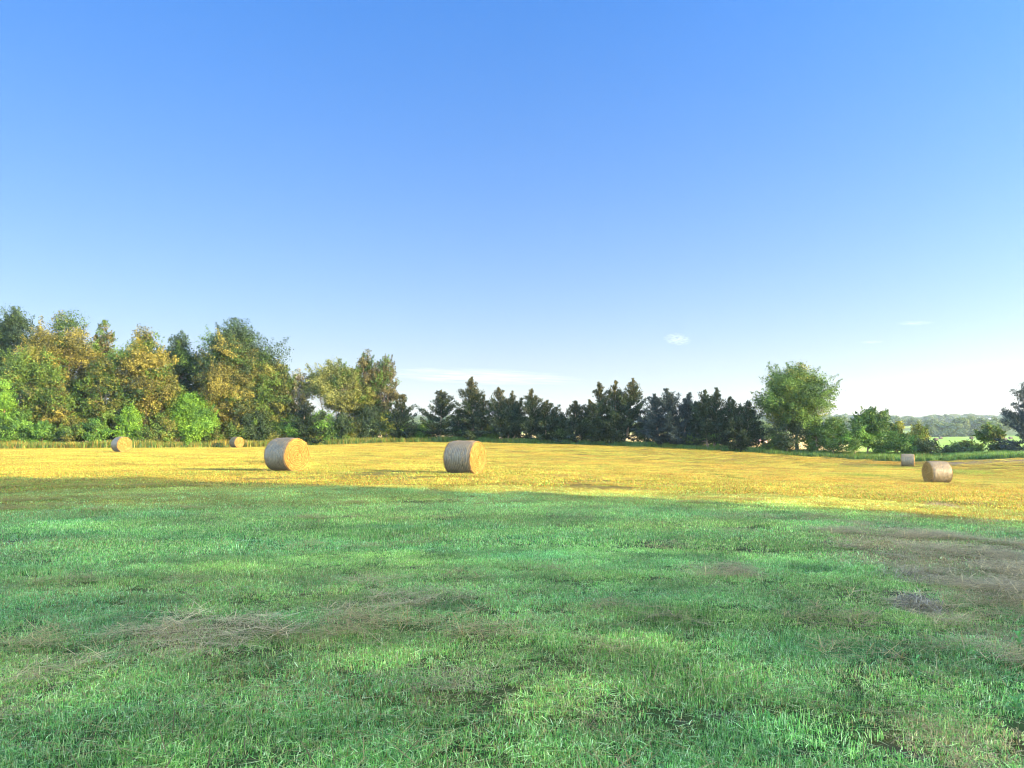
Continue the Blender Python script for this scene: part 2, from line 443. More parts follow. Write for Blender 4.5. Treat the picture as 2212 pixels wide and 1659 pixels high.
def proto_set(name, count, n, size, hmin, hmax, width, **kw):
    c = bpy.data.collections.new(name)
    for k in range(count):
        V, Fq, C, rd = blades(np.random.default_rng(1000 + k + int(size * 977)), n, size, hmin, hmax, width, **kw)
        me = mesh_from(name, V, Fq, None, {'col': ('FLOAT_COLOR', C), 'rnd': ('FLOAT', rd)})
        me.materials.append(M_GRASS)
        c.objects.link(bpy.data.objects.new(name, me))
    return c


def scatter(name, coll, P, rot, scl, dry, lum, count, label, cat):
    n = len(P); rng = np.random.default_rng(5)
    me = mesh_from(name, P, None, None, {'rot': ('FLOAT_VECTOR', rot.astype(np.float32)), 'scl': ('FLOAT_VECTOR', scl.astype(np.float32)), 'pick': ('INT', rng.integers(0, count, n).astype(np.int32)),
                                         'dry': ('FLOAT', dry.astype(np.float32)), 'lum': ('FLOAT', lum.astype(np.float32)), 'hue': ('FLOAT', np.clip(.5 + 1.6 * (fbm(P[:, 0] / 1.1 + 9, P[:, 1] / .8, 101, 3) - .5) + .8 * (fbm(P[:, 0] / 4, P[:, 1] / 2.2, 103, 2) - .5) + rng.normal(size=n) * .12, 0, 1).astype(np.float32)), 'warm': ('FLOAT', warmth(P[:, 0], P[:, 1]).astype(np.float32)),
                                         'shade_straw': ('FLOAT', np.clip((ell(DRY, P[:, 0], P[:, 1]) * 1.1 + .45) * (1 - sstep(15, 18.5, np.hypot(P[:, 0], P[:, 1]))), 0, 1).astype(np.float32))})
    o = link(name, me); tag(o, label, cat, kind='stuff')
    g = bpy.data.node_groups.new(name + '_scatter', 'GeometryNodeTree')
    g.interface.new_socket('Geometry', in_out='INPUT', socket_type='NodeSocketGeometry'); g.interface.new_socket('Geometry', in_out='OUTPUT', socket_type='NodeSocketGeometry')
    gi = g.nodes.new('NodeGroupInput'); go = g.nodes.new('NodeGroupOutput'); ip = g.nodes.new('GeometryNodeInstanceOnPoints'); ci = g.nodes.new('GeometryNodeCollectionInfo')
    ci.inputs['Collection'].default_value = coll; ci.inputs['Separate Children'].default_value = True; ci.inputs['Reset Children'].default_value = True
    def na(nm, tp):
        q = g.nodes.new('GeometryNodeInputNamedAttribute'); q.data_type = tp; q.inputs['Name'].default_value = nm; return q.outputs[0]
    L = g.links.new
    L(gi.outputs[0], ip.inputs['Points']); L(ci.outputs[0], ip.inputs['Instance']); ip.inputs['Pick Instance'].default_value = True
    L(na('pick', 'INT'), ip.inputs['Instance Index']); L(na('rot', 'FLOAT_VECTOR'), ip.inputs['Rotation']); L(na('scl', 'FLOAT_VECTOR'), ip.inputs['Scale'])
    L(ip.outputs[0], go.inputs[0])
    md = o.modifiers.new('scatter', 'NODES'); md.node_group = g
    return o


def ring_points(rng, r0, r1, spacing, half=52):
    half = 84 if r1 < 45 else 62
    n = int((r1 * r1 - r0 * r0) * math.radians(half) / spacing ** 2)
    r = np.sqrt(rng.uniform(r0 * r0, r1 * r1, n)); a = np.radians(rng.uniform(-half, half, n))
    return r * np.sin(a), r * np.cos(a)


def slope_rot(x, y, rng):
    e = .3
    gx = (terrain(x + e, y) - terrain(x - e, y)) / (2 * e); gy = (terrain(x, y + e) - terrain(x, y - e)) / (2 * e)
    n = len(x)
    return np.stack([np.arctan(gy), -np.arctan(gx), rng.uniform(0, 2 * np.pi, n)], 1)


def grass_field():
    rng = np.random.default_rng(77)
    sets = [('mown_grass', 1.6, 10.5, .145, .34, 320, .020, .056, .0044, 14, 'short mown green grass with some straw across the near part of the field'),
            ('mown_grass', 10.5, 24, .33, .8, 620, .026, .064, .008, 10, 'mown grass and stubble in the middle of the hay field'),
            ('hay_stubble', 24, 118, 1.0, 2.4, 900, .03, .08, .02, 8, 'yellow hay stubble covering the sunlit far part of the field')]
    for nm, r0, r1, sp, size, n, h0, h1, w, cnt, lab in sets:
        x, y = ring_points(rng, r0, r1, sp)
        b = beyond(x, y)
        soil = ell(SOIL, x, y); lush = ell(LUSH, x, y)
        u = 1106 + F * x / np.maximum(y, 1)
        track = (b > -4.6) & (u > 2010)
        keep = (b < -.3) & (rng.uniform(size=len(x)) > soil * 1.15) & ~(track & (rng.uniform(size=len(x)) < .6))
        x = x[keep]; y = y[keep]; lush = lush[keep]
        d = dry_lit_mix(x, y)
        hn = fbm(x / .7, y / .5, 51, 3)
        hs = (.40 + .65 * hn) * (1 + .8 * lush) * (1 - .35 * np.clip(ell(DRY, x, y), 0, 1))
        lum = (.36 + 1.45 * fbm(x / .5, y / .34, 61, 3)) * (.7 + .6 * fbm(x / 3, y / 1.6, 64, 2)) * (1 - .3 * lush)
        P = np.stack([x, y, terrain(x, y)], 1)
        s = rng.uniform(.85, 1.15, len(x))
        scl = np.stack([s, s, s * hs * rng.uniform(.85, 1.2, len(x))], 1)
        c = proto_set(nm + '_tuft', cnt, n, size, h0, h1, w, flat=.16, cols=GREENS if r0 < 20 else GREENS_FAR, lean=.55)
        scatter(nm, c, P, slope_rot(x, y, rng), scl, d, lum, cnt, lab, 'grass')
    # loose cut hay lying in wisps on the dry patches
    x, y = ring_points(rng, 2.5, 40, .22)
    a = ell(DRY, x, y, .7); sw = fbm((x + .15 * y) / 8, (y - .12 * x) / 1.2, 14, 2)
    pr = (1 - sstep(14, 18, np.hypot(x, y))) * np.clip(a * .95 - .12, 0, .75) * sstep(.35, .65, fbm(x / .8, y / .5, 91, 3)) * 1.3 + np.clip((sw - .64) * 1.2, 0, .25)
    keep = (rng.uniform(size=len(x)) < pr) & (beyond(x, y) < -1)
    x = x[keep]; y = y[keep]
    c = proto_set('loose_hay_wisp', 8, 110, .55, .07, .19, .0055, flat=.97, cols=[(.4, .33, .16)], lean=1.2)
    s = rng.uniform(.7, 1.3, len(x))
    scatter('loose_hay', c, np.stack([x, y, terrain(x, y) + .032], 1), slope_rot(x, y, rng), np.stack([s, s, s], 1), np.full(len(x), .97), rng.uniform(1.0, 1.6, len(x)), 8,
            'pale loose strands of cut hay lying over the dry patches', 'hay')


grass_field()


def lying_straws():
    rng = np.random.default_rng(15); x, y = ring_points(rng, 2.6, 17, .34)
    c = proto_set('lying_straw', 8, 9, .5, .08, .22, .0042, flat=1.0, cols=[(.4, .36, .22)], lean=1.3)
    s = rng.uniform(.7, 1.4, len(x))
    scatter('lying_straws', c, np.stack([x, y, terrain(x, y) + .034], 1), slope_rot(x, y, rng), np.stack([s, s, s], 1), np.full(len(x), .97), rng.uniform(.7, 1.2, len(x)), 8, 'single pale straws lying scattered over the near mown grass', 'straw')


lying_straws()


def tall_verge():
    rng = np.random.default_rng(9)
    u = rng.uniform(-250, 2500, 5200); off = rng.uniform(.1, 1, 5200)
    Yb = np.interp(u, BU, BY)
    wd = np.interp(u, [0, 900, 1500, 1750, 2212, 2500], [2.5, 2.5, 3, 6, 9, 9])
    y = Yb + off * wd; x = (u - 1106) / F * y
    d = np.interp(u, [-200, 700, 880, 960, 2500], [.30, .32, .15, .02, -.02]) + (fbm(x / 5, y / 5, 71, 3) - .5) * .4
    P = np.stack([x, y, terrain(x, y)], 1)
    s = rng.uniform(.8, 1.25, len(x)); hh = np.interp(u, [-200, 880, 1000, 1650, 1800, 2500], [.8, .75, .7, .5, .5, .55]) * (.55 + .9 * fbm(x / 2.5, y / 2, 73, 3))
    c = proto_set('verge_clump', 6, 170, 1.5, .35, 1.0, .035, flat=.03, cols=[(.05, .12, .035), (.08, .16, .04), (.06, .13, .06), (.11, .19, .05)], lean=.3)
    scatter('tall_grass', c, P, slope_rot(x, y, rng), np.stack([s, s, s * hh], 1), np.clip(d, 0, .9), rng.uniform(.75, 1.2, len(x)), 6,
            'unmown tall grass and weeds along the far edge of the hay field', 'grass')


tall_verge()

# ------------------------------------------------------------------ trees
PAL = {
    'gold': ((.018, .026, .007), (.21, .19, .035)), 'olive': ((.016, .027, .008), (.165, .175, .032)), 'mid': ((.014, .036, .010), (.10, .175, .028)),
    'dark': ((.010, .024, .012), (.038, .07, .024)), 'lime': ((.045, .12, .012), (.16, .30, .03)), 'green': ((.022, .07, .014), (.12, .25, .036)),
    'pale': ((.045, .06, .018), (.18, .20, .055)), 'brown': ((.035, .035, .015), (.13, .12, .04)), 'grey': ((.06, .06, .04), (.18, .17, .11)),
    'yellow': ((.07, .095, .012), (.27, .27, .035)), 'rich': ((.016, .05, .013), (.085, .16, .026)), 'cedar': ((.006, .014, .010), (.028, .048, .026)),
    'elm': ((.010, .034, .009), (.098, .175, .026)), 'blue': ((.012, .022, .024), (.040, .060, .060)),
}
MIXES = {'elm': ('yellow', .10), 'gold': ('mid', .30), 'olive': ('mid', .35), 'dark': ('mid', .12), 'lime': ('green', .35), 'green': ('rich', .35), 'pale': ('mid', .3), 'brown': ('mid', .3), 'mid': ('olive', .25), 'rich': ('mid', .2), 'yellow': ('mid', .25), 'grey': ('olive', .2)}


def deciduous(name, x, y, H, W, pal, label, cat, seed, zb=.25, group=None, leaf=.26, dens=1.0, trunks=1, trunkcol=(.16, .125, .09), nl=None, egg=.5, loose=0.0, lean=(0, 0), flatleaf=0.3, part='crown', depth=None):
    rng = np.random.default_rng(seed)
    root = empty(name, (x, y, tz(x, y) - .05)); tag(root, label, cat, group)
    c0 = H * zb; rz = (H - c0) / 2; cz = c0 + rz; rx = W / 2; ry = (depth or W) / 2
    Rb = max(.35, min(rx, rz) * .27, min(rx * .42, .55))
    nl = nl or int(np.clip(1.3 * rx * ry * rz / Rb ** 3, 24, 120))
    p = unit(rng.normal(size=(nl, 3))); rho = rng.uniform(.25, 1, nl) ** .55
    p[:, 2] = np.where(p[:, 2] < -.2, p[:, 2] * .9, p[:, 2]); bay = vnoise(p[:, 0] * 1.6 + seed, p[:, 2] * 1.6 + p[:, 1], seed + 7)
    rho = rho * (.80 + .34 * bay)
    rho = rho * np.where(rng.uniform(size=nl) < .10, 1.08, 1)
    hz = p[:, 2] * rho
    taper = np.where(hz > 0, 1 - egg * .55 * hz ** 1.5, 1 - (1 - egg) * .5 * np.abs(hz) ** 1.4)
    cen = np.stack([p[:, 0] * rho * (rx - Rb * .7) * taper, p[:, 1] * rho * (ry - Rb * .7) * taper, cz + hz * (rz - Rb * .6)], 1)
    cen[:, :2] += np.array(lean)[None] * (cen[:, 2:3] / H)
    # one clump tops the crown out at its full height
    cen[0] = (lean[0] + rng.uniform(-.1, .1) * rx, lean[1], H - Rb * .75); cen[1] = (lean[0] * .9 + rx * .25 * rng.uniform(-1, 1), 0, H - Rb * 1.2)
    rad = Rb * rng.uniform(.62, 1.4, nl)
    k0, k1 = np.array(PAL[pal][0]), np.array(PAL[pal][1]); bl = rng.uniform(size=nl)
    mix = MIXES.get(pal); alt = rng.uniform(size=nl) < (mix[1] if mix else 0)
    Vs = []; Cs = []
    ctr = np.array([lean[0] * .6, lean[1] * .6, cz])

    def put(q, d, s, bb, a):
        nr = unit(d * .55 + np.array([0, 0, flatleaf]) + rng.normal(size=(len(q), 3)) * .6)
        V, _ = leaf_quads(q, nr, s, rng)
        e0, e1 = (np.array(PAL[mix[0]][0]), np.array(PAL[mix[0]][1])) if a else (k0, k1)
        t = np.clip(.66 * bb ** 1.2 + .62 * rng.uniform(size=len(q)) ** 1.5 - .08, 0, 1.08)[:, None]
        Vs.append(V); Cs.append(np.repeat(e0 * (1 - t) + e1 * t, 4, 0))

    for i in range(nl):
        n = int(max(25, dens * 17 * (rad[i] / leaf) ** 2))
        d = unit(rng.normal(size=(n, 3)))
        rr = rad[i] * (rng.uniform(0, 1, n) ** (.5 if not loose else .42)) * rng.choice([1, 1, 1, 1.22], n)
        ow = unit(cen[i] - ctr); sq = rng.uniform(.75, 1.35); fl = rng.uniform(.6, .95)
        q = d * rr[:, None] * np.array([1.12, 1.12, fl])
        q = cen[i] + q + ow * ((q * ow).sum(1, keepdims=True)) * (sq - 1)
        keep = vnoise(q[:, 0] / (rad[i] * .5) + q[:, 2] * 1.7, q[:, 1] / (rad[i] * .5) - q[:, 2] * 1.1, seed + i) > (.36 + loose * .24)
        q = q[keep]; d = d[keep]
        if len(q): put(q, d, leaf * rng.uniform(.6, 1.45, len(q)), bl[i], alt[i])
    # leafy shoots that break up the outline
    shoots = []
    for i in rng.integers(0, nl, int(nl * 1.1)):
        ow = unit(unit(cen[i] - ctr) + np.array([0, 0, .55]) + rng.normal(size=3) * .35)
        ln = rad[i] * rng.uniform(1.1, 1.95); n = int(max(10, 9 * ln / leaf)); f = rng.uniform(.25, 1, n)
        q = cen[i] + ow * (f * ln)[:, None] + rng.normal(size=(n, 3)) * (rad[i] * .24 * (1.15 - f))[:, None]
        q = q[q[:, 2] < H * 1.02]; n = len(q)
        if n == 0: continue
        shoots.append((cen[i], cen[i] + ow * ln)); put(q, np.tile(ow, (n, 1)), leaf * rng.uniform(.55, 1.2, n), bl[i], alt[i])
    V = np.concatenate(Vs); C = np.concatenate(Cs)
    V[:, 2] = np.maximum(V[:, 2], .02)
    C = np.hstack([C, np.ones((len(C), 1))]).astype(np.float32)
    me = mesh_from(part, V, np.arange(len(V)).reshape(-1, 4), None, {'col': ('FLOAT_COLOR', C)})
    link(part, me, M_LEAF, root)
    g = Geo(); tr = max(.05, H * .019) / math.sqrt(trunks)
    for tI in range(trunks):
        off = np.array([0, 0, 0.]) if trunks == 1 else np.array([(tI - (trunks - 1) / 2) * W * .10, rng.uniform(-.3, .3), 0])
        topx = np.array([lean[0], lean[1], 0]) + off * 2.2
        hh = H * rng.uniform(.72, .86)
        zs = np.linspace(0, 1, 7)
        wob = np.cumsum(rng.normal(size=(7, 3)) * np.array([.10, .10, 0]) * H * .06, 0); wob -= wob[0]
        pts = off + topx[None] * zs[:, None] ** 1.3 * .9 + np.stack([np.zeros(7), np.zeros(7), zs * hh], 1) + wob
        rads = tr * (1 - zs * .85); rads[0] *= 1.35
        g.tube(pts, rads, 7, trunkcol)
        lim = rng.permutation(nl)[:min(nl, 26 if H > 6 else 10)]
        for i in lim:
            tt = np.clip((cen[i, 2] - .3 * rng.uniform() * H) / hh, .12, .9)
            st = np.array([np.interp(tt, zs, pts[:, a]) for a in range(3)])
            md = st * .5 + cen[i] * .5 + rng.normal(size=3) * .12 * Rb + np.array([0, 0, -.25 * Rb])
            r0 = tr * (1 - tt * .85) * .5
            g.tube([st, st * .6 + md * .4, md, md * .4 + cen[i] * .6, cen[i]], [r0, r0 * .8, r0 * .6, r0 * .42, r0 * .2], 4, trunkcol)
    link('trunk' if part == 'crown' else 'stem', g.mesh('trunk'), M_BARK, root)
    return root


def cedar(name, x, y, H, W, label, seed, pal='cedar', lit_tips=.5, zb=.11, leaders=((0, 1.0, 1.0),), group=None, dens=1.0, gaps=.0, cat='cedar tree'):
    """leaders: (x offset as a share of W, height share, width share)"""
    rng = np.random.default_rng(seed)
    root = empty(name, (x, y, tz(x, y) - .05)); tag(root, label, cat, group)
    k0, k1 = np.array(PAL[pal][0]), np.array(PAL[pal][1]); kt = np.array((.13, .10, .03))
    g = Geo(); Vs = []; Cs = []
    for lx, hs, ws in leaders:
        h = H * hs; w = W * ws
        zs = np.linspace(0, 1, 8); ox = np.array([lx * W * .35, rng.uniform(-.2, .2) if len(leaders) > 1 else 0, 0]); tx = np.array([lx * W, ox[1], 0])
        wob = np.cumsum(rng.normal(size=(8, 3)) * np.array([.05, .05, 0]), 0)
        pts = ox * (1 - zs[:, None]) + tx * zs[:, None] ** .6 + np.stack([zs * 0, zs * 0, zs * h * .985], 1) + wob
        tr = h * .017
        g.tube(pts, tr * (1.02 - zs * .97) + .012, 6, (.15, .11, .08))
        nw = int(h * 2.3)                                       # boughs sit in loose whorls with air between
        wh = zb + (1 - zb) * (np.arange(nw) + rng.uniform(-.3, .3, nw)) / nw
        ts = np.clip(np.concatenate([wh[k] + rng.normal(size=4 if wh[k] < .8 else 3) * .2 / h for k in range(nw)] + [rng.uniform(zb, 1, int(h * 1.6))]), .02, .985)
        for t in ts:
            az = rng.uniform(0, 2 * np.pi)
            prof = (min(1, (t + .10) / .30)) ** .6 * (1 - t) ** .95 * 1.28
            Lb = w / 2 * prof * rng.choice([.45, .75, .95, 1.12, 1.35], p=[.18, .25, .27, .2, .1]) * rng.uniform(.9, 1.1)
            if rng.uniform() < gaps: continue
            Lb = max(Lb, .16)
            el = R(-6) + t * R(60) + rng.normal() * .18
            o = np.array([np.interp(t, zs, pts[:, a]) for a in range(3)])
            dr = np.array([math.cos(az) * math.cos(el), math.sin(az) * math.cos(el), math.sin(el)])
            ns = max(4, int(Lb / .15)); f = np.linspace(.12, 1, ns) + rng.normal(size=ns) * .02
            sag = -0.10 * Lb * f * (1 - t) * 1.2 + .26 * Lb * f ** 2.6
            sp = o + dr * (Lb * f)[:, None]; sp[:, 2] += sag
            if Lb > .5: g.tube([o, o + dr * Lb * .5 + np.array([0, 0, sag[ns // 2] * .5]), sp[-1]], [tr * .28 * (1 - t) + .012, tr * .16 * (1 - t) + .008, .004], 3, (.13, .10, .08))
            npt = int(17 * dens)
            c = np.repeat(sp, npt, 0); n = len(c); fr = np.repeat(f, npt)[:, None]
            sprd = (.05 + .20 * np.sin(np.clip(fr, 0, 1) * 2.6)) * min(1, .25 + Lb * .5)
            dirs = unit(dr * .9 + np.array([0, 0, .45]) + rng.normal(size=(n, 3)) * .45)
            c = c + rng.normal(size=(n, 3)) * (sprd * np.array([1, 1, .55]))
            ln = rng.uniform(.18, .40, n) * (1 if h > 5 else .8) * min(1, .55 + Lb * .5)
            nr = unit(np.cross(dirs, rng.normal(size=(n, 3))))
            b = np.cross(nr, dirs)
            wdt = ln * rng.uniform(.22, .38, n)
            V = np.stack([c, c + dirs * (ln * .45)[:, None] + b * (wdt * .5)[:, None], c + dirs * ln[:, None], c + dirs * (ln * .45)[:, None] - b * (wdt * .5)[:, None]], 1).reshape(-1, 3)
            bt = rng.uniform()
            tt = np.clip(rng.uniform(size=n) * .5 + .55 * bt, 0, 1)[:, None]
            cc = k0 * (1 - tt) + k1 * tt
            bz = lit_tips * np.clip((t - .5) * 2.0, 0, 1) * (rng.uniform(size=(n, 1)) < .55)  # upper boughs turn bronze: sunlight on the tops put into the colour
            cc = cc * (1 - bz) + kt * bz
            Vs.append(V); Cs.append(np.repeat(cc, 4, 0))
        # the leader's own tip
        n = 50; q = rng.uniform(.90, 1.0, n); c = np.stack([np.interp(q, zs, pts[:, a]) for a in range(3)], 1)
        dirs = unit(np.array([0, 0, 1.]) + rng.normal(size=(n, 3)) * .45); ln = rng.uniform(.15, .35, n); nr = unit(np.cross(dirs, rng.normal(size=(n, 3)))); b = np.cross(nr, dirs); wdt = ln * .3
        Vs.append(np.stack([c, c + dirs * (ln * .45)[:, None] + b * (wdt * .5)[:, None], c + dirs * ln[:, None], c + dirs * (ln * .45)[:, None] - b * (wdt * .5)[:, None]], 1).reshape(-1, 3)); Cs.append(np.tile(k1 * (1 - lit_tips * .6) + kt * lit_tips * .6, (4 * n, 1)))
    V = np.concatenate(Vs); C = np.concatenate(Cs); V[:, 2] = np.maximum(V[:, 2], .03)
    C = np.hstack([C, np.ones((len(C), 1))]).astype(np.float32)
    link('crown', mesh_from('crown', V, np.arange(len(V)).reshape(-1, 4), None, {'col': ('FLOAT_COLOR', C)}), M_NEEDLE, root)
    link('trunk', g.mesh('trunk'), M_BARK, root)
    return root


def place(u, vt, wpx, Y, off=4.0):
    Y = max(Y, float(np.interp(u, BU, BY)) + off)
    x = xat(u, Y); H = zat(vt, Y) - tz(x, Y); return x, Y, H + .05, wpx / F * Y


GW = 'trees of the wood on the left'
GB = 'bushes along the front of the wood'
GC = 'cedars in the row across the back of the field'
GR = 'bushes and small trees at the right end of the row'

TREES = [
    (-60, 700, 120, 108, 'olive', 'tall olive tree cut off by the left edge of the picture', dict(zb=.12)),
    (18, 668, 112, 111, 'dark', 'tall dark blue-green tree rising behind the far left of the wood', dict(zb=.12)),
    (140, 676, 165, 103, 'gold', 'tallest golden-brown broad tree of the wood, its crown widest at the left', dict(zb=.12, egg=.35)),
    (214, 696, 42, 109, 'brown', 'thin feathery tree top standing up at the right shoulder of the tallest golden tree', dict(zb=.3, loose=.35, egg=.3)),
    (62, 752, 125, 98, 'mid', 'mid green leafy tree in front of the dark tree at far left', dict(zb=.12, loose=.15)),
    (222, 778, 84, 97, 'olive', 'olive tree with a sloping right side next to the tallest golden tree', dict(zb=.08, egg=.7)),
    (306, 710, 116, 102, 'gold', 'separate golden egg-shaped tree with sky on its left side', dict(zb=.14, egg=.45)),
    (386, 716, 92, 110, 'dark', 'dark green tree standing back between two golden trees', dict(zb=.15, egg=.3)),
    (508, 692, 172, 111, 'dark', 'broad dark green domed tree behind the second large golden tree', dict(zb=.12, egg=.5)),
    (482, 722, 138, 101, 'gold', 'large golden tree in front of the dark green dome', dict(zb=.12, egg=.4)),
    (560, 752, 92, 104, 'olive', 'olive tree on the falling right shoulder of the dark dome', dict(zb=.1, egg=.55)),
    (600, 780, 76, 106, 'olive', 'smaller olive tree at the right end of the closed wood', dict(zb=.1, egg=.6)),
    (118, 826, 84, 95, 'gold', 'small golden-topped tree low in front of the tallest golden tree', dict(zb=.15)),
    (262, 840, 70, 97, 'olive', 'low olive tree under the left side of the egg-shaped golden tree', dict(zb=.1)),
    (350, 800, 76, 99, 'olive', 'dull olive tree below the dark tree, behind the bright lime bush', dict(zb=.1)),
    (508, 798, 100, 97, 'pale', 'loose pale tree with visible bare branches before the large golden tree', dict(zb=.18, loose=.35)),
    (578, 845, 80, 99, 'olive', 'bushy olive tree low at the right part of the wood', dict(zb=.05)),
    (724, 778, 126, 107, 'pale', 'airy pale green tree with three visible leaning trunks', dict(zb=.30, loose=.22, trunks=3, egg=.35, trunkcol=(.42, .34, .24))),
    (790, 757, 52, 110, 'brown', 'slim brownish tree top, taller twin beside the airy pale tree', dict(zb=.25, loose=.25, egg=.3)),
    (830, 768, 56, 111, 'brown', 'slim brownish tree with sky on its right, shorter of the twins', dict(zb=.18, loose=.28, egg=.45)),
    (766, 800, 80, 108, 'olive', 'yellowish olive tree filling between the airy pale tree and the slim twins', dict(zb=.28, loose=.2)),
]
for i, (u, vt, w, Y, pal, lab, kw) in enumerate(TREES):
    x, y, H, W = place(u, vt, w, Y)
    kw['egg'] = kw.get('egg', .5) * .72
    deciduous('deciduous_tree', x, y, H, W * 1.22, pal, lab, 'tree', 100 + i, group=GW, leaf=.20, **kw)

# the pale half bare tree at the end of the wood
x, y, H, W = place(622, 800, 66, 102)
deciduous('bare_branched_tree', x, y, H, W, 'grey', 'thin half bare tree with pale grey forked trunks at the right end of the wood', 'tree', 171, zb=.3, group=GW, leaf=.22, loose=.45, dens=.45, trunks=3, trunkcol=(.55, .45, .33), lean=(1.2, 0))
BIG = place(1722, 786, 178, 98)
deciduous('field_edge_tree', BIG[0], BIG[1], BIG[2], BIG[3] * 1.08, 'elm', 'big rounded green tree standing alone at the right end of the cedar row', 'tree', 172, zb=.17, leaf=.19, loose=.32, egg=.36, nl=110, flatleaf=.9, trunks=1, dens=.85)

BUSHES = [
    (-30, 850, 90, 93, 'lime', 'bright green bush cut off by the left edge', GB), (6, 822, 56, 94, 'lime', 'tall bright lime bush at the far left edge', GB),
    (32, 884, 104, 91, 'green', 'wide fresh green bush at the foot of the wood, far left', GB), (92, 908, 66, 91, 'green', 'low fresh green bush right of the wide one at far left', GB),
    (150, 900, 70, 94, 'olive', 'dull olive bush in front of the small golden-topped tree', GB), (206, 904, 76, 91, 'green', 'round green bush just left of the leftmost bale', GB),
    (276, 872, 62, 93, 'lime', 'upright lime bush behind the leftmost bale', GB), (312, 918, 66, 91, 'mid', 'low mid green bush right of the leftmost bale', GB),
    (352, 902, 64, 93, 'olive', 'olive bush at the left foot of the big lime bush', GB), (408, 848, 126, 93, 'lime', 'big bright lime bush glowing before the dark tree', GB),
    (446, 905, 80, 92, 'mid', 'mid green bush at the right foot of the big lime bush', GB), (500, 905, 70, 94, 'olive', 'olive bush behind the bale that is second from left', GB),
    (548, 884, 96, 98, 'dark', 'dark green bush behind the large near bale', GB), (592, 908, 66, 98, 'mid', 'mid green bush above the large near bale', GB),
    (634, 896, 78, 100, 'green', 'green bush at the foot of the half bare tree', GB), (690, 888, 80, 102, 'green', 'fresh green bush under the airy pale tree, left side', GB),
    (668, 918, 60, 100, 'olive', 'low olive bush right of the large near bale', GB), (738, 890, 70, 104, 'dark', 'dark bush under the airy pale tree, right side', GB), (762, 898, 56, 102, 'olive', 'narrow olive bush left of the black-green shrub', GB),
    (800, 874, 78, 107, 'dark', 'black-green shrub under the slim twin trees', GB), (834, 886, 58, 103, 'yellow', 'yellow-green sapling bush in front of the black-green shrub', GB),
    (866, 905, 52, 106, 'green', 'small green bush at the left foot of the first cedar', GB), (922, 908, 60, 110, 'rich', 'deep green bush left of the squat cedar', None), (905, 925, 50, 109, 'green', 'low green bush in the gap left of the cedar row', None),
    (1000, 912, 44, 110, 'rich', 'small deep green bush between the squat cedar and the tallest slim cedar', None), (1062, 918, 46, 109, 'mid', 'small mid green bush left of the third cedar trunk', None),
    (1216, 915, 60, 108, 'dark', 'dark low bush between two cedars in the middle of the row', None), (1290, 905, 60, 107, 'rich', 'green bush at the left foot of the three-topped cedar', None),
    (1395, 900, 56, 106, 'dark', 'dark bush filling the gap right of the three-topped cedar', None), (1500, 930, 50, 103, 'mid', 'small mid green bush below the broad blue cedar', None), (1548, 915, 60, 101, 'green', 'light green bush under the two-topped cedar', None),
    (1700, 888, 88, 98.5, 'dark', 'nearly black shrub under the left of the big rounded tree', GR), (1664, 955, 50, 97, 'mid', 'low scrub in the gap left of the big rounded tree', GR),
    (1764, 905, 70, 98, 'rich', 'deep green bush under the right of the big rounded tree', GR), (1800, 902, 80, 97.5, 'rich', 'deep green bush right of the big rounded tree', GR), (1846, 912, 84, 96.5, 'green', 'broad fresh green bush in the middle of the right thicket', GR),
    (1904, 908, 76, 97.5, 'green', 'bright green bush at the right of the thicket', GR), (1938, 912, 52, 101, 'yellow', 'yellow-topped bush behind the smallest upright bale', GR), (1958, 938, 62, 97, 'green', 'lower green bush above the smallest upright bale', GR),
    (1986, 912, 54, 103, 'yellow', 'golden-green round small tree right of the yellow-topped bush', GR), (2003, 948, 68, 96, 'dark', 'dark low shrub right of the thicket', GR),
    (2096, 952, 80, 99, 'mid', 'mid green low bush by the far green meadow', GR), (2060, 962, 60, 97, 'dark', 'dark flat bush left of the mid green low bush', GR), (2162, 955, 70, 97, 'dark', 'dark bush at the foot of the blue cedar', GR),
]
for i, (u, vt, w, Y, pal, lab, grp) in enumerate(BUSHES):
    x, y, H, W = place(u, vt, w, Y, 1.8)
    deciduous('bush', x, y, H, W, pal, lab, 'bush', 300 + i, zb=.0, group=grp, leaf=.17, egg=.5, nl=int(30 + W * H * 1.0), part='foliage', depth=min(W, 4.5), dens=.9)
for i, (u, vt, w, Y, pal, lab, kw) in enumerate([
    (1872, 880, 84, 98, 'rich', 'small open-branched tree sticking out of the right thicket', dict(zb=.35, loose=.3, lean=(1.0, 0), egg=.2)),
    (2140, 914, 62, 103, 'mid', 'small open green tree in front of the far meadow', dict(zb=.3, loose=.25)),
]):
    x, y, H, W = place(u, vt, w, Y)
    deciduous('small_tree', x, y, H, W, pal, lab, 'tree', 500 + i, group=GR, leaf=.22, **kw)

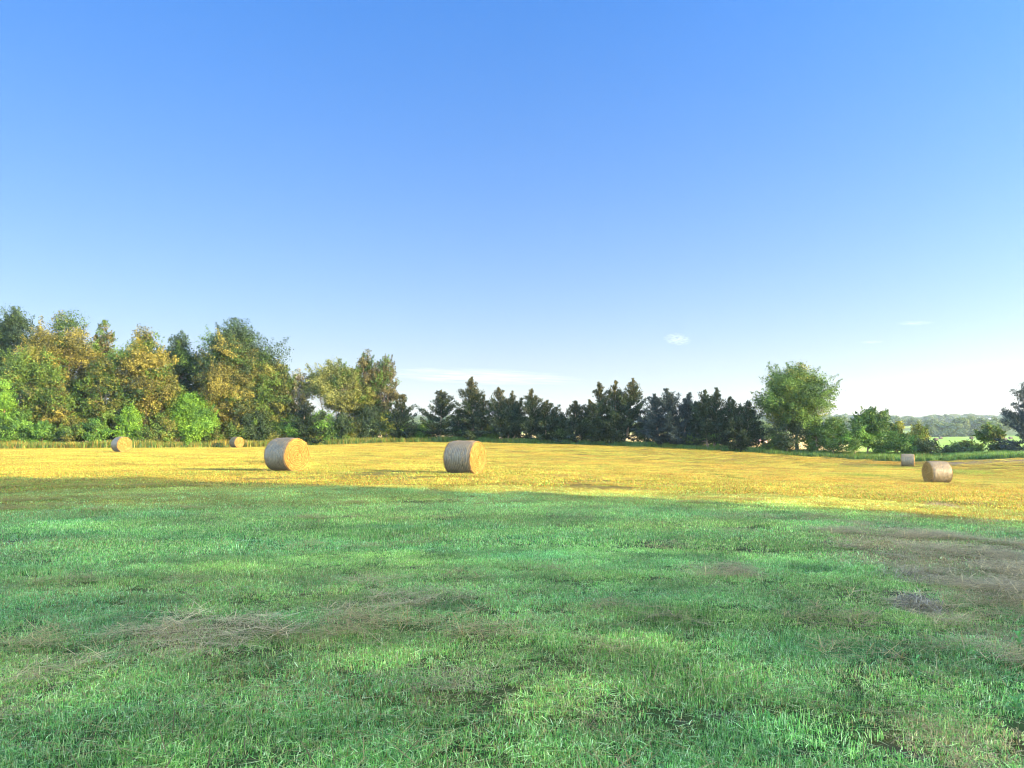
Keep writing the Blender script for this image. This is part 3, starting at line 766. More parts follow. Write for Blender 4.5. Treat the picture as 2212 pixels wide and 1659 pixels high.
CEDARS = [
    (656, 850, 62, 108, 'dark cedar in the gap between the wood and the airy pale tree', {}),
    (868, 850, 62, 111, 'cedar with a leaning side top, just left of the gap in the row', dict(leaders=((0, 1, .9), (-.2, .93, .5)))),
    (953, 842, 78, 111, 'squat bell-shaped cedar right of the gap in the row', dict(zb=.07)),
    (990, 886, 34, 112, 'thin young cedar between the squat cedar and the tallest slim cedar', {}),
    (1023, 814, 80, 111, 'tallest slim cedar with sunlit bronze coloured into its top, above the right-hand near bale', dict(lit_tips=.8, leaders=((-.02, 1, .92), (.24, .72, .6)))),
    (1088, 837, 84, 110, 'cedar with two unequal tops and an open base', dict(lit_tips=.6, zb=.14, leaders=((-.08, 1, .85), (.16, .93, .7), (.36, .8, .4)))),
    (1148, 840, 74, 109, 'pointed cedar joined to a lower dark cedar on its right', dict(lit_tips=.6)),
    (1182, 866, 76, 108.5, 'lower broad dark cedar in the middle of the row', dict(leaders=((0, 1, 1), (.2, .85, .7)))),
    (1246, 866, 74, 107, 'short cedar with a narrow tip left of the three-topped cedar', dict(leaders=((-.05, 1, .9), (.25, .9, .5)))),
    (1330, 817, 120, 106, 'three-topped tall cedar with pale trunks showing', dict(lit_tips=.6, zb=.12, leaders=((-.22, .96, .55), (0, .97, .6), (.25, 1, .62), (-.38, .68, .4)))),
    (1415, 892, 50, 105, 'small dark cedar left of the broad blue cedar', {}),
    (1452, 838, 112, 103.5, 'broad blue-green cedar with several blunt tops', dict(pal='blue', lit_tips=.15, leaders=((-.05, 1, .8), (.25, .92, .65), (-.3, .9, .6)))),
    (1535, 838, 92, 101.5, 'two-topped cedar with a thick dark trunk', dict(lit_tips=.3, zb=.16, leaders=((-.13, .97, .75), (.14, 1, .75), (.36, .86, .45)))),
    (1597, 862, 84, 100, 'blackish rounded cedar next to the gap before the big tree', dict(lit_tips=.15, leaders=((-.1, 1, .85), (.18, .98, .8), (.3, .8, .6)))),
    (2224, 812, 100, 93, 'tall blue cedar cut off by the right edge', dict(pal='blue', lit_tips=.05, leaders=((0.05, 1, 1),))),
]
for i, (u, vt, w, Y, lab, kw) in enumerate(CEDARS):
    x, y, H, W = place(u, vt, w, Y, 1.0)
    cedar('cedar_tree', x, y, H, W * 1.26, lab, 700 + i, group=GC if 860 < u < 1700 else None, **kw)


# ------------------------------------------------------------------ dark undergrowth behind the first trees of the wood
def undergrowth():
    rng = np.random.default_rng(41); Vs = []; Cs = []
    for k in range(520):
        u = rng.uniform(-260, 690); Y = np.interp(u, BU, BY) + rng.uniform(9, 24); x = xat(u, Y)
        hh = rng.uniform(.3, 1) ** .7 * np.interp(u, [-260, 500, 690], [8, 7.5, 4.0]); r = rng.uniform(.8, 1.6); n = 170
        d = unit(rng.normal(size=(n, 3))); q = np.array([x, Y, tz(x, Y) + hh * rng.uniform(.1, 1)]) + d * r * (rng.uniform(size=(n, 1)) ** .45)
        V, _ = leaf_quads(q, unit(d + rng.normal(size=(n, 3)) * .5), rng.uniform(.25, .5, n), rng)
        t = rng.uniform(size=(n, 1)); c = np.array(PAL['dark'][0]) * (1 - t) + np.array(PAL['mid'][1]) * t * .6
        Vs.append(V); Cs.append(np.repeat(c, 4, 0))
    V = np.concatenate(Vs); C = np.hstack([np.concatenate(Cs), np.ones((len(V), 1))]).astype(np.float32)
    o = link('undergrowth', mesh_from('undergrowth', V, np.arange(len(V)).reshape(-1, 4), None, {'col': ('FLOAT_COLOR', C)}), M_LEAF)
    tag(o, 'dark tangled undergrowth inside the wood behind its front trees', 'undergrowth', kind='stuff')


undergrowth()

# ------------------------------------------------------------------ trees right of the frame that shade the near grass
ED = np.array([-math.cos(SUN_AZ), -math.sin(SUN_AZ)])        # shadow direction on the ground
PD = np.array([ED[1], -ED[0]]) * -1                           # across it
if PD[1] > 0: PD = -PD
EDGE0 = np.array([9.3, 16.9])
SHADE_T = 14.0
SHADERS = []
for k in range(9):
    w = 9.0
    c = EDGE0 - ED * (SHADE_T + (k % 2) * 3.0) + PD * (w / 2 - .5 + k * 4.3)
    SHADERS.append((c, w))
for k, (c, w) in enumerate(SHADERS):
    words = ['nearest the lit field', 'second from the lit field', 'third from the lit field', 'fourth from the lit field', 'fifth from the lit field', 'sixth from the lit field', 'seventh from the lit field', 'eighth from the lit field', 'last and farthest behind the viewer']
    o = deciduous('shade_tree', c[0], c[1], 15.5 + (k % 3) * .8, w, 'mid', 'dense tree right of the view shading the near grass, ' + words[k], 'tree', 900 + k, zb=.0, leaf=.5, dens=1.7, nl=120, egg=.15,
                  group='trees that shade the near grass')


# ------------------------------------------------------------------ hay bales
def bale_mats():
    m, nt = newmat('hay_spiral'); L = nt.links.new
    out = N(nt, 'ShaderNodeOutputMaterial'); at = N(nt, 'ShaderNodeAttribute', attribute_name='col'); p = N(nt, 'ShaderNodeBsdfPrincipled'); p.inputs['Roughness'].default_value = .8; p.inputs['Specular IOR Level'].default_value = .15
    tc = N(nt, 'ShaderNodeTexCoord'); nz = N(nt, 'ShaderNodeTexNoise'); nz.inputs['Scale'].default_value = 14; nz.inputs['Detail'].default_value = 6; L(tc.outputs['Object'], nz.inputs['Vector'])
    mr = N(nt, 'ShaderNodeMapRange'); mr.inputs[1].default_value = .3; mr.inputs[2].default_value = .7; mr.inputs[3].default_value = .7; mr.inputs[4].default_value = 1.3; L(nz.outputs[0], mr.inputs[0])
    mul = N(nt, 'ShaderNodeMix', data_type='RGBA', blend_type='MULTIPLY'); mul.inputs[0].default_value = 1; L(at.outputs['Color'], mul.inputs[6]); L(mr.outputs[0], mul.inputs[7])
    L(mul.outputs[2], p.inputs['Base Color']); bp = N(nt, 'ShaderNodeBump'); bp.inputs['Distance'].default_value = .02; L(nz.outputs[0], bp.inputs['Height']); L(bp.outputs[0], p.inputs['Normal']); L(p.outputs[0], out.inputs[0])
    n2, nt = newmat('net_wrapped_hay'); L = nt.links.new
    out = N(nt, 'ShaderNodeOutputMaterial'); p = N(nt, 'ShaderNodeBsdfPrincipled'); p.inputs['Roughness'].default_value = .55; p.inputs['Specular IOR Level'].default_value = .4
    tc = N(nt, 'ShaderNodeTexCoord'); sx = N(nt, 'ShaderNodeSeparateXYZ'); L(tc.outputs['Object'], sx.inputs[0])
    nz = N(nt, 'ShaderNodeTexNoise'); nz.inputs['Scale'].default_value = 7; nz.inputs['Detail'].default_value = 7; nz.inputs['Roughness'].default_value = .65; L(tc.outputs['Object'], nz.inputs['Vector'])
    # straw runs round the bale: stretched noise across x
    mp = N(nt, 'ShaderNodeMapping'); mp.inputs['Scale'].default_value = (34, 3.5, 3.5); L(tc.outputs['Object'], mp.inputs[0])
    ns = N(nt, 'ShaderNodeTexNoise'); ns.inputs['Scale'].default_value = 1; ns.inputs['Detail'].default_value = 3; L(mp.outputs[0], ns.inputs['Vector'])
    # net strands every few centimetres
    ax = N(nt, 'ShaderNodeMath', operation='MULTIPLY'); ax.inputs[1].default_value = 2 * math.pi / .085; L(sx.outputs[0], ax.inputs[0])
    wv = N(nt, 'ShaderNodeMath', operation='MULTIPLY_ADD'); wv.inputs[1].default_value = 2.6; L(nz.outputs[0], wv.inputs[0]); L(ax.outputs[0], wv.inputs[2])
    sn = N(nt, 'ShaderNodeMath', operation='SINE'); L(wv.outputs[0], sn.inputs[0])
    ln = N(nt, 'ShaderNodeMapRange'); ln.inputs[1].default_value = .55; ln.inputs[2].default_value = .95; L(sn.outputs[0], ln.inputs[0])
    cr = N(nt, 'ShaderNodeValToRGB'); e = cr.color_ramp.elements; e[0].position = .32; e[0].color = (.045, .034, .018, 1); e[1].position = .68; e[1].color = (.15, .115, .062, 1)
    ad = N(nt, 'ShaderNodeMath', operation='MULTIPLY_ADD'); ad.inputs[1].default_value = .55; L(ns.outputs[0], ad.inputs[0])
    h5 = N(nt, 'ShaderNodeMath', operation='MULTIPLY'); h5.inputs[1].default_value = .45; L(nz.outputs[0], h5.inputs[0]); L(h5.outputs[0], ad.inputs[2]); L(ad.outputs[0], cr.inputs[0])
    lf = N(nt, 'ShaderNodeMath', operation='MULTIPLY'); lf.inputs[1].default_value = .6; L(ln.outputs[0], lf.inputs[0])
    mx = N(nt, 'ShaderNodeMix', data_type='RGBA'); L(lf.outputs[0], mx.inputs[0]); L(cr.outputs[0], mx.inputs[6]); mx.inputs[7].default_value = (.19, .17, .115, 1)
    L(mx.outputs[2], p.inputs['Base Color'])
    bp = N(nt, 'ShaderNodeBump'); bp.inputs['Distance'].default_value = .035; bp.inputs['Strength'].default_value = .9; L(ad.outputs[0], bp.inputs['Height']); L(bp.outputs[0], p.inputs['Normal']); L(p.outputs[0], out.inputs[0])
    return m, n2


M_HAY, M_NET = bale_mats()


def make_bale(D, Lb, seed, net=None, hay=None):
    """axis along x, base at z=0; returns root with its parts"""
    rng = np.random.default_rng(seed); root = empty('hay_bale', (0, 0, 0)); r = D / 2
    # wrapped side with rounded shoulders, slight sag and lumps
    nx, na = 40, 96
    xs = np.linspace(-1, 1, nx); a = np.arange(na) * 2 * np.pi / na
    sh = 1 - .075 * np.abs(xs) ** 9 - .02 * xs ** 2
    XX = xs[:, None] * (Lb / 2) * np.ones((1, na))
    rad = r * sh[:, None] * (1 + .012 * np.sin(3 * a + seed)[None] + .02 * (vnoise(xs[:, None] * 3 + seed, a[None] * 2.2, seed) - .5) + .012 * (vnoise(xs[:, None] * 14 + seed, a[None] * .6, seed + 1) - .5))
    YY = rad * np.cos(a)[None]; ZZ = r + rad * np.sin(a)[None]
    ZZ = np.maximum(ZZ, .045 + .01 * np.cos(XX * 6)) - .045
    V = np.stack([XX, YY, ZZ], -1).reshape(-1, 3)
    i = np.arange(nx - 1)[:, None] * na; j = np.arange(na)[None]; j2 = (j + 1) % na
    Fq = np.stack([i + j, i + na + j, i + na + j2, i + j2], -1).reshape(-1, 4)
    link('net_wrap', mesh_from('net_wrap', V, Fq, None, None, True), net or M_NET, root)
    for sgn in (-1, 1):
        g = Geo(); nr, nk = 30, 96
        rr = np.linspace(.01, .955, nr); t = np.arange(nk) * 2 * np.pi / nk
        ph = rr[:, None] * 9 * 2 * np.pi - t[None] * sgn + 2.2 * (vnoise(rr[:, None] * 6 + seed, t[None] * 1.5, seed + 2) - .5)
        dome = (Lb / 2) * (1.0 - .05 * rr[:, None] ** 6) - .012 + .022 * np.sin(ph) + .03 * (vnoise(rr[:, None] * 9, t[None] * 4, seed + 5) - .5)
        rx = r * rr[:, None] * (1 + .015 * np.sin(3 * t + seed)[None])
        V = np.stack([sgn * dome, rx * np.cos(t)[None], np.maximum(r + rx * np.sin(t)[None], .045) - .045], -1).reshape(-1, 3)
        i = np.arange(nr - 1)[:, None] * nk; j = np.arange(nk)[None]; j2 = (j + 1) % nk
        Fq = np.stack([i + j, i + j2, i + nk + j2, i + nk + j], -1).reshape(-1, 4)
        if sgn < 0: Fq = Fq[:, ::-1]
        sh2 = np.clip(.5 + .5 * np.sin(ph) + .5 * (vnoise(rr[:, None] * 20, t[None] * 7, seed + 9) - .5), 0, 1).reshape(-1, 1)
        C = np.array([.10, .052, .010]) * (1 - sh2) + np.array([.33, .19, .052]) * sh2
        g.add(V, Fq, None, C)
        # straws lying along the spiral and sticking out
        n = 1500; q = np.sqrt(rng.uniform(.003, .9, n)); th = rng.uniform(0, 2 * np.pi, n)
        ln = rng.uniform(.05, .2, n); tan = np.stack([np.zeros(n), -np.sin(th), np.cos(th)], 1); rd = np.stack([np.zeros(n), np.cos(th), np.sin(th)], 1)
        dx = np.array([[sgn, 0, 0.]])
        c = np.stack([sgn * (Lb / 2 * (1 - .05 * q ** 6) + rng.uniform(-.005, .03, n)), r * q * np.cos(th), r - .045 + r * q * np.sin(th)], 1)
        d = unit(tan + rd * rng.normal(size=(n, 1)) * .28 + dx * rng.normal(size=(n, 1)) * .3 + dx * (rng.uniform(size=(n, 1)) < .08) * .9)
        V, Fq = leaf_quads(c, unit(dx + rng.normal(size=(n, 3)) * .3), ln, rng, .07, d)
        V[:, 2] = np.maximum(V[:, 2], .0)
        k = rng.uniform(size=(n, 1)); C = np.array([.15, .08, .016]) * (1 - k) + np.array([.38, .235, .075]) * k
        g.add(V, Fq, None, np.repeat(C, 4, 0))
        link('hay_end', g.mesh('hay_end'), hay or M_HAY, root)
    # stubble of straws through the net and at the foot
    n = 1100; th = rng.uniform(0, 2 * np.pi, n); xx = rng.uniform(-Lb / 2, Lb / 2, n)
    rd = np.stack([np.zeros(n), np.cos(th), np.sin(th)], 1); tan = np.stack([np.zeros(n), -np.sin(th), np.cos(th)], 1)
    c = np.stack([xx, r * .985 * np.cos(th), r - .045 + r * .985 * np.sin(th)], 1)
    d = unit(tan + rd * rng.uniform(0, .7, (n, 1)) + np.array([[1, 0, 0]]) * rng.normal(size=(n, 1)) * .5)
    V, Fq = leaf_quads(c, unit(rd + rng.normal(size=(n, 3)) * .3), rng.uniform(.06, .2, n), rng, .08, d)
    V[:, 2] = np.maximum(V[:, 2], 0)
    m = 420; fx = rng.normal(size=m) * Lb * .42; fy = rng.normal(size=m) * r * .62; az = rng.uniform(0, 2 * np.pi, m)
    V2, F2 = leaf_quads(np.stack([fx, fy, rng.uniform(.02, .07, m)], 1), unit(np.array([[0, 0, 1.]]) + rng.normal(size=(m, 3)) * .25), rng.uniform(.1, .28, m), rng, .05, np.stack([np.cos(az), np.sin(az), np.zeros(m)], 1))
    k = rng.uniform(size=(m, 1)); g = Geo(); g.add(V2, F2, None, np.repeat(np.array([.16, .11, .04]) * (1 - k) + np.array([.42, .30, .12]) * k, 4, 0))
    k = rng.uniform(size=(n, 1)); g.add(V, Fq, None, np.repeat(np.array([.10, .065, .03]) * (1 - k) + np.array([.36, .26, .13]) * k, 4, 0))
    link('stray_straw', g.mesh('stray_straw'), hay or M_HAY, root)
    return root


def copy_tree(root):
    c = root.copy(); COL.objects.link(c)
    for ch in list(root.children):
        d = ch.copy(); COL.objects.link(d); d.parent = c
    return c


PROTO = [make_bale(1.46, 1.30, 3), make_bale(1.46, 1.30, 8)]
GBALE = 'round hay bales lying on the field'
BALES = [  # u, Y, axis angle, prototype, scale, label
    (619, 33.2, -34, 0, 1.0, 'nearest round hay bale of the left half, large, golden spiral end facing right'),
    (608, 47.0, -38, 1, 1.0, 'round hay bale almost hidden behind the large near bale, only its top showing'),
    (1004, 33.0, -28, 1, 1.0, 'round hay bale standing alone in the middle with a long shadow to its left'),
    (262, 73.5, -40, 1, 1.02, 'leftmost round hay bale in front of the green bushes of the wood'),
    (511, 102.0, -40, 0, 1.0, 'small distant round bale at the foot of the wood, left of the large near bale'),
    (2023, 54.0, 180, 0, 1.06, 'larger of the two right-hand bales, its rough side facing the viewer'),
    (1960, 86.5, -27, 1, 1.0, 'smaller pale upright-looking bale at the right field edge'),
]
used = set()
for u, Y, ang, pi, s, lab in BALES:
    o = PROTO[pi] if pi not in used else copy_tree(PROTO[pi])
    used.add(pi)
    x = xat(u, Y); o.location = (x, Y, tz(x, Y) + .01); o.rotation_euler = (0, 0, R(ang)); o.scale = (s, s, s)
    tag(o, lab, 'hay bale', GBALE)
M_SHADED = simple('shaded_hay', (.06, .045, .03), .9, .3, 4)  # shaded sides of the far bales put into one dark hay colour
FAR_BALE = make_bale(1.46, 1.6, 5, M_SHADED, M_SHADED); FAR_FIRST = True
for u, v, Y, lab in [(2022, 953, 470, 'tiny dark bale on the far meadow, leftmost and nearer of the left pair'), (2032, 949, 540, 'tiny dark bale on the far meadow, farther of the left pair'),
                     (2098.5, 949.5, 530, 'tiny dark bale in the middle of the far meadow'), (2171, 953.5, 470, 'tiny dark bale on the far meadow, nearer of the right pair'),
                     (2183, 950.5, 520, 'tiny dark bale on the far meadow, farthest right by the blue cedar')]:
    o = FAR_BALE if FAR_FIRST else copy_tree(FAR_BALE); FAR_FIRST = False; x = xat(u, Y); o.location = (x, Y, tz(x, Y)); o.rotation_euler = (0, 0, R(8)); o.scale = (1.25, 1.25, 1.25)
    tag(o, lab, 'hay bale', 'bales on the far meadow')


# ------------------------------------------------------------------ small heaps of raked hay and single weeds
def hay_heap(x, y, rx, ry, h, label, seed, n=700):
    rng = np.random.default_rng(seed); g = Geo(); a = rng.uniform(0, 2 * np.pi, n); q = np.sqrt(rng.uniform(0, 1, n))
    px = q * np.cos(a) * rx; py = q * np.sin(a) * ry; pz = h * (1 - q ** 1.6) * rng.uniform(.2, 1, n) + .01
    az = rng.uniform(0, 2 * np.pi, n); el = rng.normal(size=n) * .35
    ln = rng.uniform(.10, .32, n)
    for k in range(n):
        d = np.array([math.cos(az[k]) * math.cos(el[k]), math.sin(az[k]) * math.cos(el[k]), math.sin(el[k])])
        c = np.array([px[k], py[k], pz[k]]); bend = np.array([0, 0, rng.uniform(-.02, .04)]); sd = np.cross(d, [0, 0, 1]); sd = sd / (np.linalg.norm(sd) + 1e-6) * rng.uniform(.0012, .0024)
        p0 = c - d * ln[k] / 2; p2 = c + d * ln[k] / 2; p1 = c + bend
        V = np.array([p0 - sd, p0 + sd, p1 + sd, p1 - sd, p2 + sd, p2 - sd]); V[:, 2] = np.maximum(V[:, 2], .004)
        t = rng.uniform(); g.add(V, [(0, 1, 2, 3), (3, 2, 4, 5)], None, np.array([.09, .07, .04]) * (1 - t) + np.array([.42, .34, .22]) * t)
    o = link('hay_heap', g.mesh('hay_heap'), M_HAY, None, (x, y, tz(x, y))); tag(o, label, 'hay heap', 'small heaps of raked hay')


for u, v, z, rx, ry, h, lab, n in [(1983, 1333, -.08, .17, .30, .09, 'small grey tuft-like heap of hay at the right foreground', 420), (1968, 1272, -.12, .32, .45, .05, 'flat thin heap of hay behind the grey tuft-like heap', 260),
                                   (2036, 1100, -.42, .45, .6, .10, 'sunlit heap of hay below the larger right-hand bale', 600)]:
    x, Y = gxy(u, v, z); hay_heap(x, Y, rx, ry, h, lab, int(u), n)


def weed(x, y, h, label, seed, nleaf=9, spread=.5):
    rng = np.random.default_rng(seed); root = empty('weed', (x, y, tz(x, y))); tag(root, label, 'weed', 'single weeds standing in the mown grass')
    g = Geo(); pts = np.array([(0, 0, 0), (.01, 0, h * .5), (.025, .01, h)]); g.tube(pts, [.005, .004, .002], 5, (.12, .22, .07)); link('stem', g.mesh('stem'), M_LEAF, root)
    g = Geo()
    for k in range(nleaf):
        az = k * 2.4 + rng.uniform(-.3, .3); z = h * (.05 + .85 * k / nleaf); l = h * spread * rng.uniform(.7, 1.1) * (1 - .4 * k / nleaf)
        o = np.array([.02 * z / h, 0, z]); d = np.array([math.cos(az), math.sin(az), 0]); s = np.array([-math.sin(az), math.cos(az), 0]) * .011
        P = [o, o + d * l * .35 + np.array([0, 0, l * .45]), o + d * l * .75 + np.array([0, 0, l * .55]), o + d * l + np.array([0, 0, l * .3])]
        W = [.5, 1, .7, .06]
        V = np.concatenate([np.stack([p - s * w, p + s * w]) for p, w in zip(P, W)])
        g.add(V, [(0, 1, 3, 2), (2, 3, 5, 4), (4, 5, 7, 6)], None, np.array([.09, .22, .055]) * rng.uniform(.8, 1.4))
    link('leaf_blades', g.mesh('leaf_blades'), M_LEAF, root)


for u, v, z, h, lab, sp in [(1976, 1478, -.03, .17, 'upright light green weed alone in the right foreground grass', .35), (2200, 1425, -.06, .17, 'spreading green weed at the right edge of the foreground', .7), (2195, 1560, -.03, .13, 'leafy weed at the lower right edge of the picture', .7)]:
    x, Y = gxy(u, v, z); weed(x, Y, h, lab, int(u), spread=sp)


# ------------------------------------------------------------------ far valley
def valley_proto(seed):
    rng = np.random.default_rng(seed); g = Geo(); nl = 34
    p = unit(rng.normal(size=(nl, 3))); cen = p * np.array([4.2, 4.2, 3.6]) * (rng.uniform(.4, 1, (nl, 1)) ** .5) + np.array([0, 0, 6.2])
    for c in cen:
        r = rng.uniform(1.1, 2.0); n = 70; d = unit(rng.normal(size=(n, 3))); q = c + d * r * rng.uniform(.6, 1, (n, 1)); q[:, 2] = np.maximum(q[:, 2], .2)
        V, Fq = leaf_quads(q, unit(d + rng.normal(size=(n, 3)) * .4), rng.uniform(.6, 1.2, n), rng, .8); t = rng.uniform(size=(n, 1)) * .7 + .3 * rng.uniform()
        g.add(V, Fq, None, np.repeat(np.array([.020, .045, .016]) * (1 - t) + np.array([.12, .17, .036]) * t, 4, 0))
    return g.mesh('crown')


VP = [valley_proto(60 + k) for k in range(4)]
for me in VP: me.materials.append(M_LEAF)
_tg = Geo(); _tg.tube([(0, 0, 0), (.1, 0, 2.5), (0, 0, 5.5)], [.4, .3, .15], 6, (.15, .12, .09)); VT = _tg.mesh('trunk'); VT.materials.append(M_BARK)
for k, (u, vt, w, Y, lab) in enumerate([
    (2034, 911, 32, 640, 'round distant tree at the left of the far meadow'), (2081, 902, 30, 655, 'highest rounded distant tree above the far meadow'), (2122, 903, 42, 660, 'broad pale distant tree left of the blue cedar'),
    (2070, 915, 24, 630, 'small distant tree touching the highest rounded one on its left'), (2093, 929, 26, 610, 'low distant tree in front of the highest rounded one'), (2013, 920, 22, 625, 'small distant tree just right of the golden-green small tree'),
    (2134, 918, 32, 620, 'distant tree below the broad pale one'), (1908, 912, 34, 600, 'distant yellowish tree top over the right thicket'), (1886, 918, 30, 620, 'distant tree top left of the yellowish one over the thicket'),
    (2050, 925, 26, 615, 'low distant tree between the round one and the highest one'), (2160, 925, 34, 640, 'distant tree right against the blue cedar'), (1652, 912, 46, 230, 'yellow-green tree seen through the gap left of the big rounded tree')]):
    x = xat(u, Y); z = tz(x, Y); H = zat(vt, Y) - z; W = w / F * Y
    root = empty('distant_tree', (x, Y, z)); tag(root, lab, 'tree', 'trees in the valley beyond the field')
    root.scale = (W / 10.2, W / 10.2, H / 11.0); root.rotation_euler = (0, 0, k * 1.3)
    c = bpy.data.objects.new('crown', VP[k % 4]); COL.objects.link(c); c.parent = root
    t = bpy.data.objects.new('trunk', VT); COL.objects.link(t); t.parent = root


def hedge():
    rng = np.random.default_rng(4); g = Geo()
    for k in range(120):
        u = rng.uniform(2000, 2112); Y = rng.uniform(585, 600); x = xat(u, Y); r = rng.uniform(1.2, 2.4); n = 40
        d = unit(rng.normal(size=(n, 3))); q = np.array([x, Y, tz(x, Y) + rng.uniform(.5, 3.4)]) + d * r
        V, Fq = leaf_quads(q, unit(d + rng.normal(size=(n, 3)) * .4), rng.uniform(.7, 1.3, n), rng, .8); t = rng.uniform(size=(n, 1))
        g.add(V, Fq, None, np.repeat(np.array([.02, .04, .018]) * (1 - t) + np.array([.06, .10, .03]) * t, 4, 0))
    o = link('hedge', g.mesh('hedge'), M_LEAF); tag(o, 'dark hedge along the top of the far bright meadow', 'hedge')


hedge()


def far_woods():
    rng = np.random.default_rng(12); n = 26000
    r = np.sqrt(rng.uniform(700 ** 2, 3000 ** 2, n)); a = np.radians(rng.uniform(-46, 46, n)); x = r * np.sin(a); y = r * np.cos(a)
    fn = fbm(x / 260 + 3, y / 150, 21, 3)
    keep = (fn < .53) & ~((r > 980) & (r < 1340) & (x / y > .5) & (x / y < .68)) & (rng.uniform(size=n) < np.interp(r, [700, 1500, 3000], [.30, .42, .6]))
    x = x[keep]; y = y[keep]; n = len(x)
    c = bpy.data.collections.new('wood_crown')
    for k, me in enumerate(VP): c.objects.link(bpy.data.objects.new('wood_crown', me))
    s = rng.uniform(.8, 1.5, n)
    VW = VP
    scatter('distant_woods', c, np.stack([x, y, terrain(x, y) - 1.0], 1), np.stack([np.zeros(n), np.zeros(n), rng.uniform(0, 6.28, n)], 1), np.stack([s * 1.25, s * 1.25, s * rng.uniform(.8, 1.15, n)], 1), np.zeros(n), np.ones(n), 4,
            'hazy blue-green woods covering the far hills on the horizon', 'woods')


far_woods()


def far_house(x, y, w, d, h, rh, wallc, roofc, label, name, rot):
    root = empty(name, (x, y, tz(x, y))); root.rotation_euler = (0, 0, rot); tag(root, label, 'building')
    g = Geo(); V = [(-w / 2, -d / 2, 0), (w / 2, -d / 2, 0), (w / 2, d / 2, 0), (-w / 2, d / 2, 0), (-w / 2, -d / 2, h), (w / 2, -d / 2, h), (w / 2, d / 2, h), (-w / 2, d / 2, h), (-w / 2, 0, h + rh), (w / 2, 0, h + rh)]
    g.add(V, [(0, 1, 5, 4), (2, 3, 7, 6), (1, 2, 6, 5), (3, 0, 4, 7)], [(5, 6, 9), (7, 4, 8)]); link('wall', g.mesh('wall'), simple(name + '_wall', wallc, .85, .1, 2), root)
    g = Geo(); e = .5; t = .18
    for s in (-1, 1):
        sl = rh / (d / 2); y0 = s * (d / 2 + e); z0 = h - e * sl
        a = [(-w / 2 - e, y0, z0 + .02), (w / 2 + e, y0, z0 + .02), (w / 2 + e, 0, h + rh + .02), (-w / 2 - e, 0, h + rh + .02)]
        b = [(p[0], p[1], p[2] + t) for p in a]
        g.add(a + b, [(0, 1, 2, 3), (4, 5, 6, 7), (0, 1, 5, 4), (1, 2, 6, 5), (3, 0, 4, 7)])
    link('roof', g.mesh('roof'), simple(name + '_roof', roofc, .45, .08, 3), root)
    m = simple(name + '_window', (.05, .06, .07), .2)
    for k in (-1, 1):
        g = Geo(); g.box((k * w * .28 - .5, -d / 2 - .03, 1.0), (k * w * .28 + .5, -d / 2 + .02, 2.2)); link('window', g.mesh('window'), m, root)
    g = Geo(); g.box((-.5, -d / 2 - .03, 0.05), (.5, -d / 2 + .02, 2.1)); link('door', g.mesh('door'), simple(name + '_door', (.2, .12, .08), .6), root)


x = xat(1645, 330); far_house(x, 330, 3.6, 5, 2.4, 1.2, (.42, .24, .20), (.55, .57, .62), 'tiny pale-roofed house seen through the gap left of the big rounded tree', 'far_house', .15)
x = xat(2147, 1000); far_house(x, 1000, 9, 8, 4, 2.5, (.5, .5, .5), (.6, .62, .66), 'pale grey barn among the distant trees by the blue cedar', 'far_barn', -.3)


# ------------------------------------------------------------------ clouds: small real puffs of vapour far away
def cloudmat():
    m, nt = newmat('cloud_vapour'); L = nt.links.new; out = N(nt, 'ShaderNodeOutputMaterial'); v = N(nt, 'ShaderNodeVolumePrincipled')
    tc = N(nt, 'ShaderNodeTexCoord'); nz = N(nt, 'ShaderNodeTexNoise'); nz.inputs['Scale'].default_value = 3.0; nz.inputs['Detail'].default_value = 6
    mp = N(nt, 'ShaderNodeMapping'); mp.inputs['Scale'].default_value = (1, 1, 2.2); L(tc.outputs['Object'], mp.inputs[0]); L(mp.outputs[0], nz.inputs['Vector'])
    ln = N(nt, 'ShaderNodeVectorMath', operation='LENGTH'); L(tc.outputs['Object'], ln.inputs[0])
    fall = N(nt, 'ShaderNodeMapRange'); fall.inputs[1].default_value = .0; fall.inputs[2].default_value = 1.0; fall.inputs[3].default_value = 1; fall.inputs[4].default_value = 0; L(ln.outputs['Value'], fall.inputs[0])
    mr = N(nt, 'ShaderNodeMapRange'); mr.inputs[1].default_value = .46; mr.inputs[2].default_value = .70; mr.inputs[3].default_value = 0; mr.inputs[4].default_value = 1; L(nz.outputs[0], mr.inputs[0])
    mu = N(nt, 'ShaderNodeMath', operation='MULTIPLY'); L(fall.outputs[0], mu.inputs[0]); L(mr.outputs[0], mu.inputs[1])
    at = N(nt, 'ShaderNodeAttribute', attribute_name='thick', attribute_type='OBJECT'); m2 = N(nt, 'ShaderNodeMath', operation='MULTIPLY'); L(mu.outputs[0], m2.inputs[0]); L(at.outputs['Fac'], m2.inputs[1])
    L(m2.outputs[0], v.inputs['Density']); v.inputs['Color'].default_value = (1, 1, 1, 1); v.inputs['Anisotropy'].default_value = .2
    L(v.outputs[0], out.inputs['Volume']); return m


M_CLOUD = cloudmat()


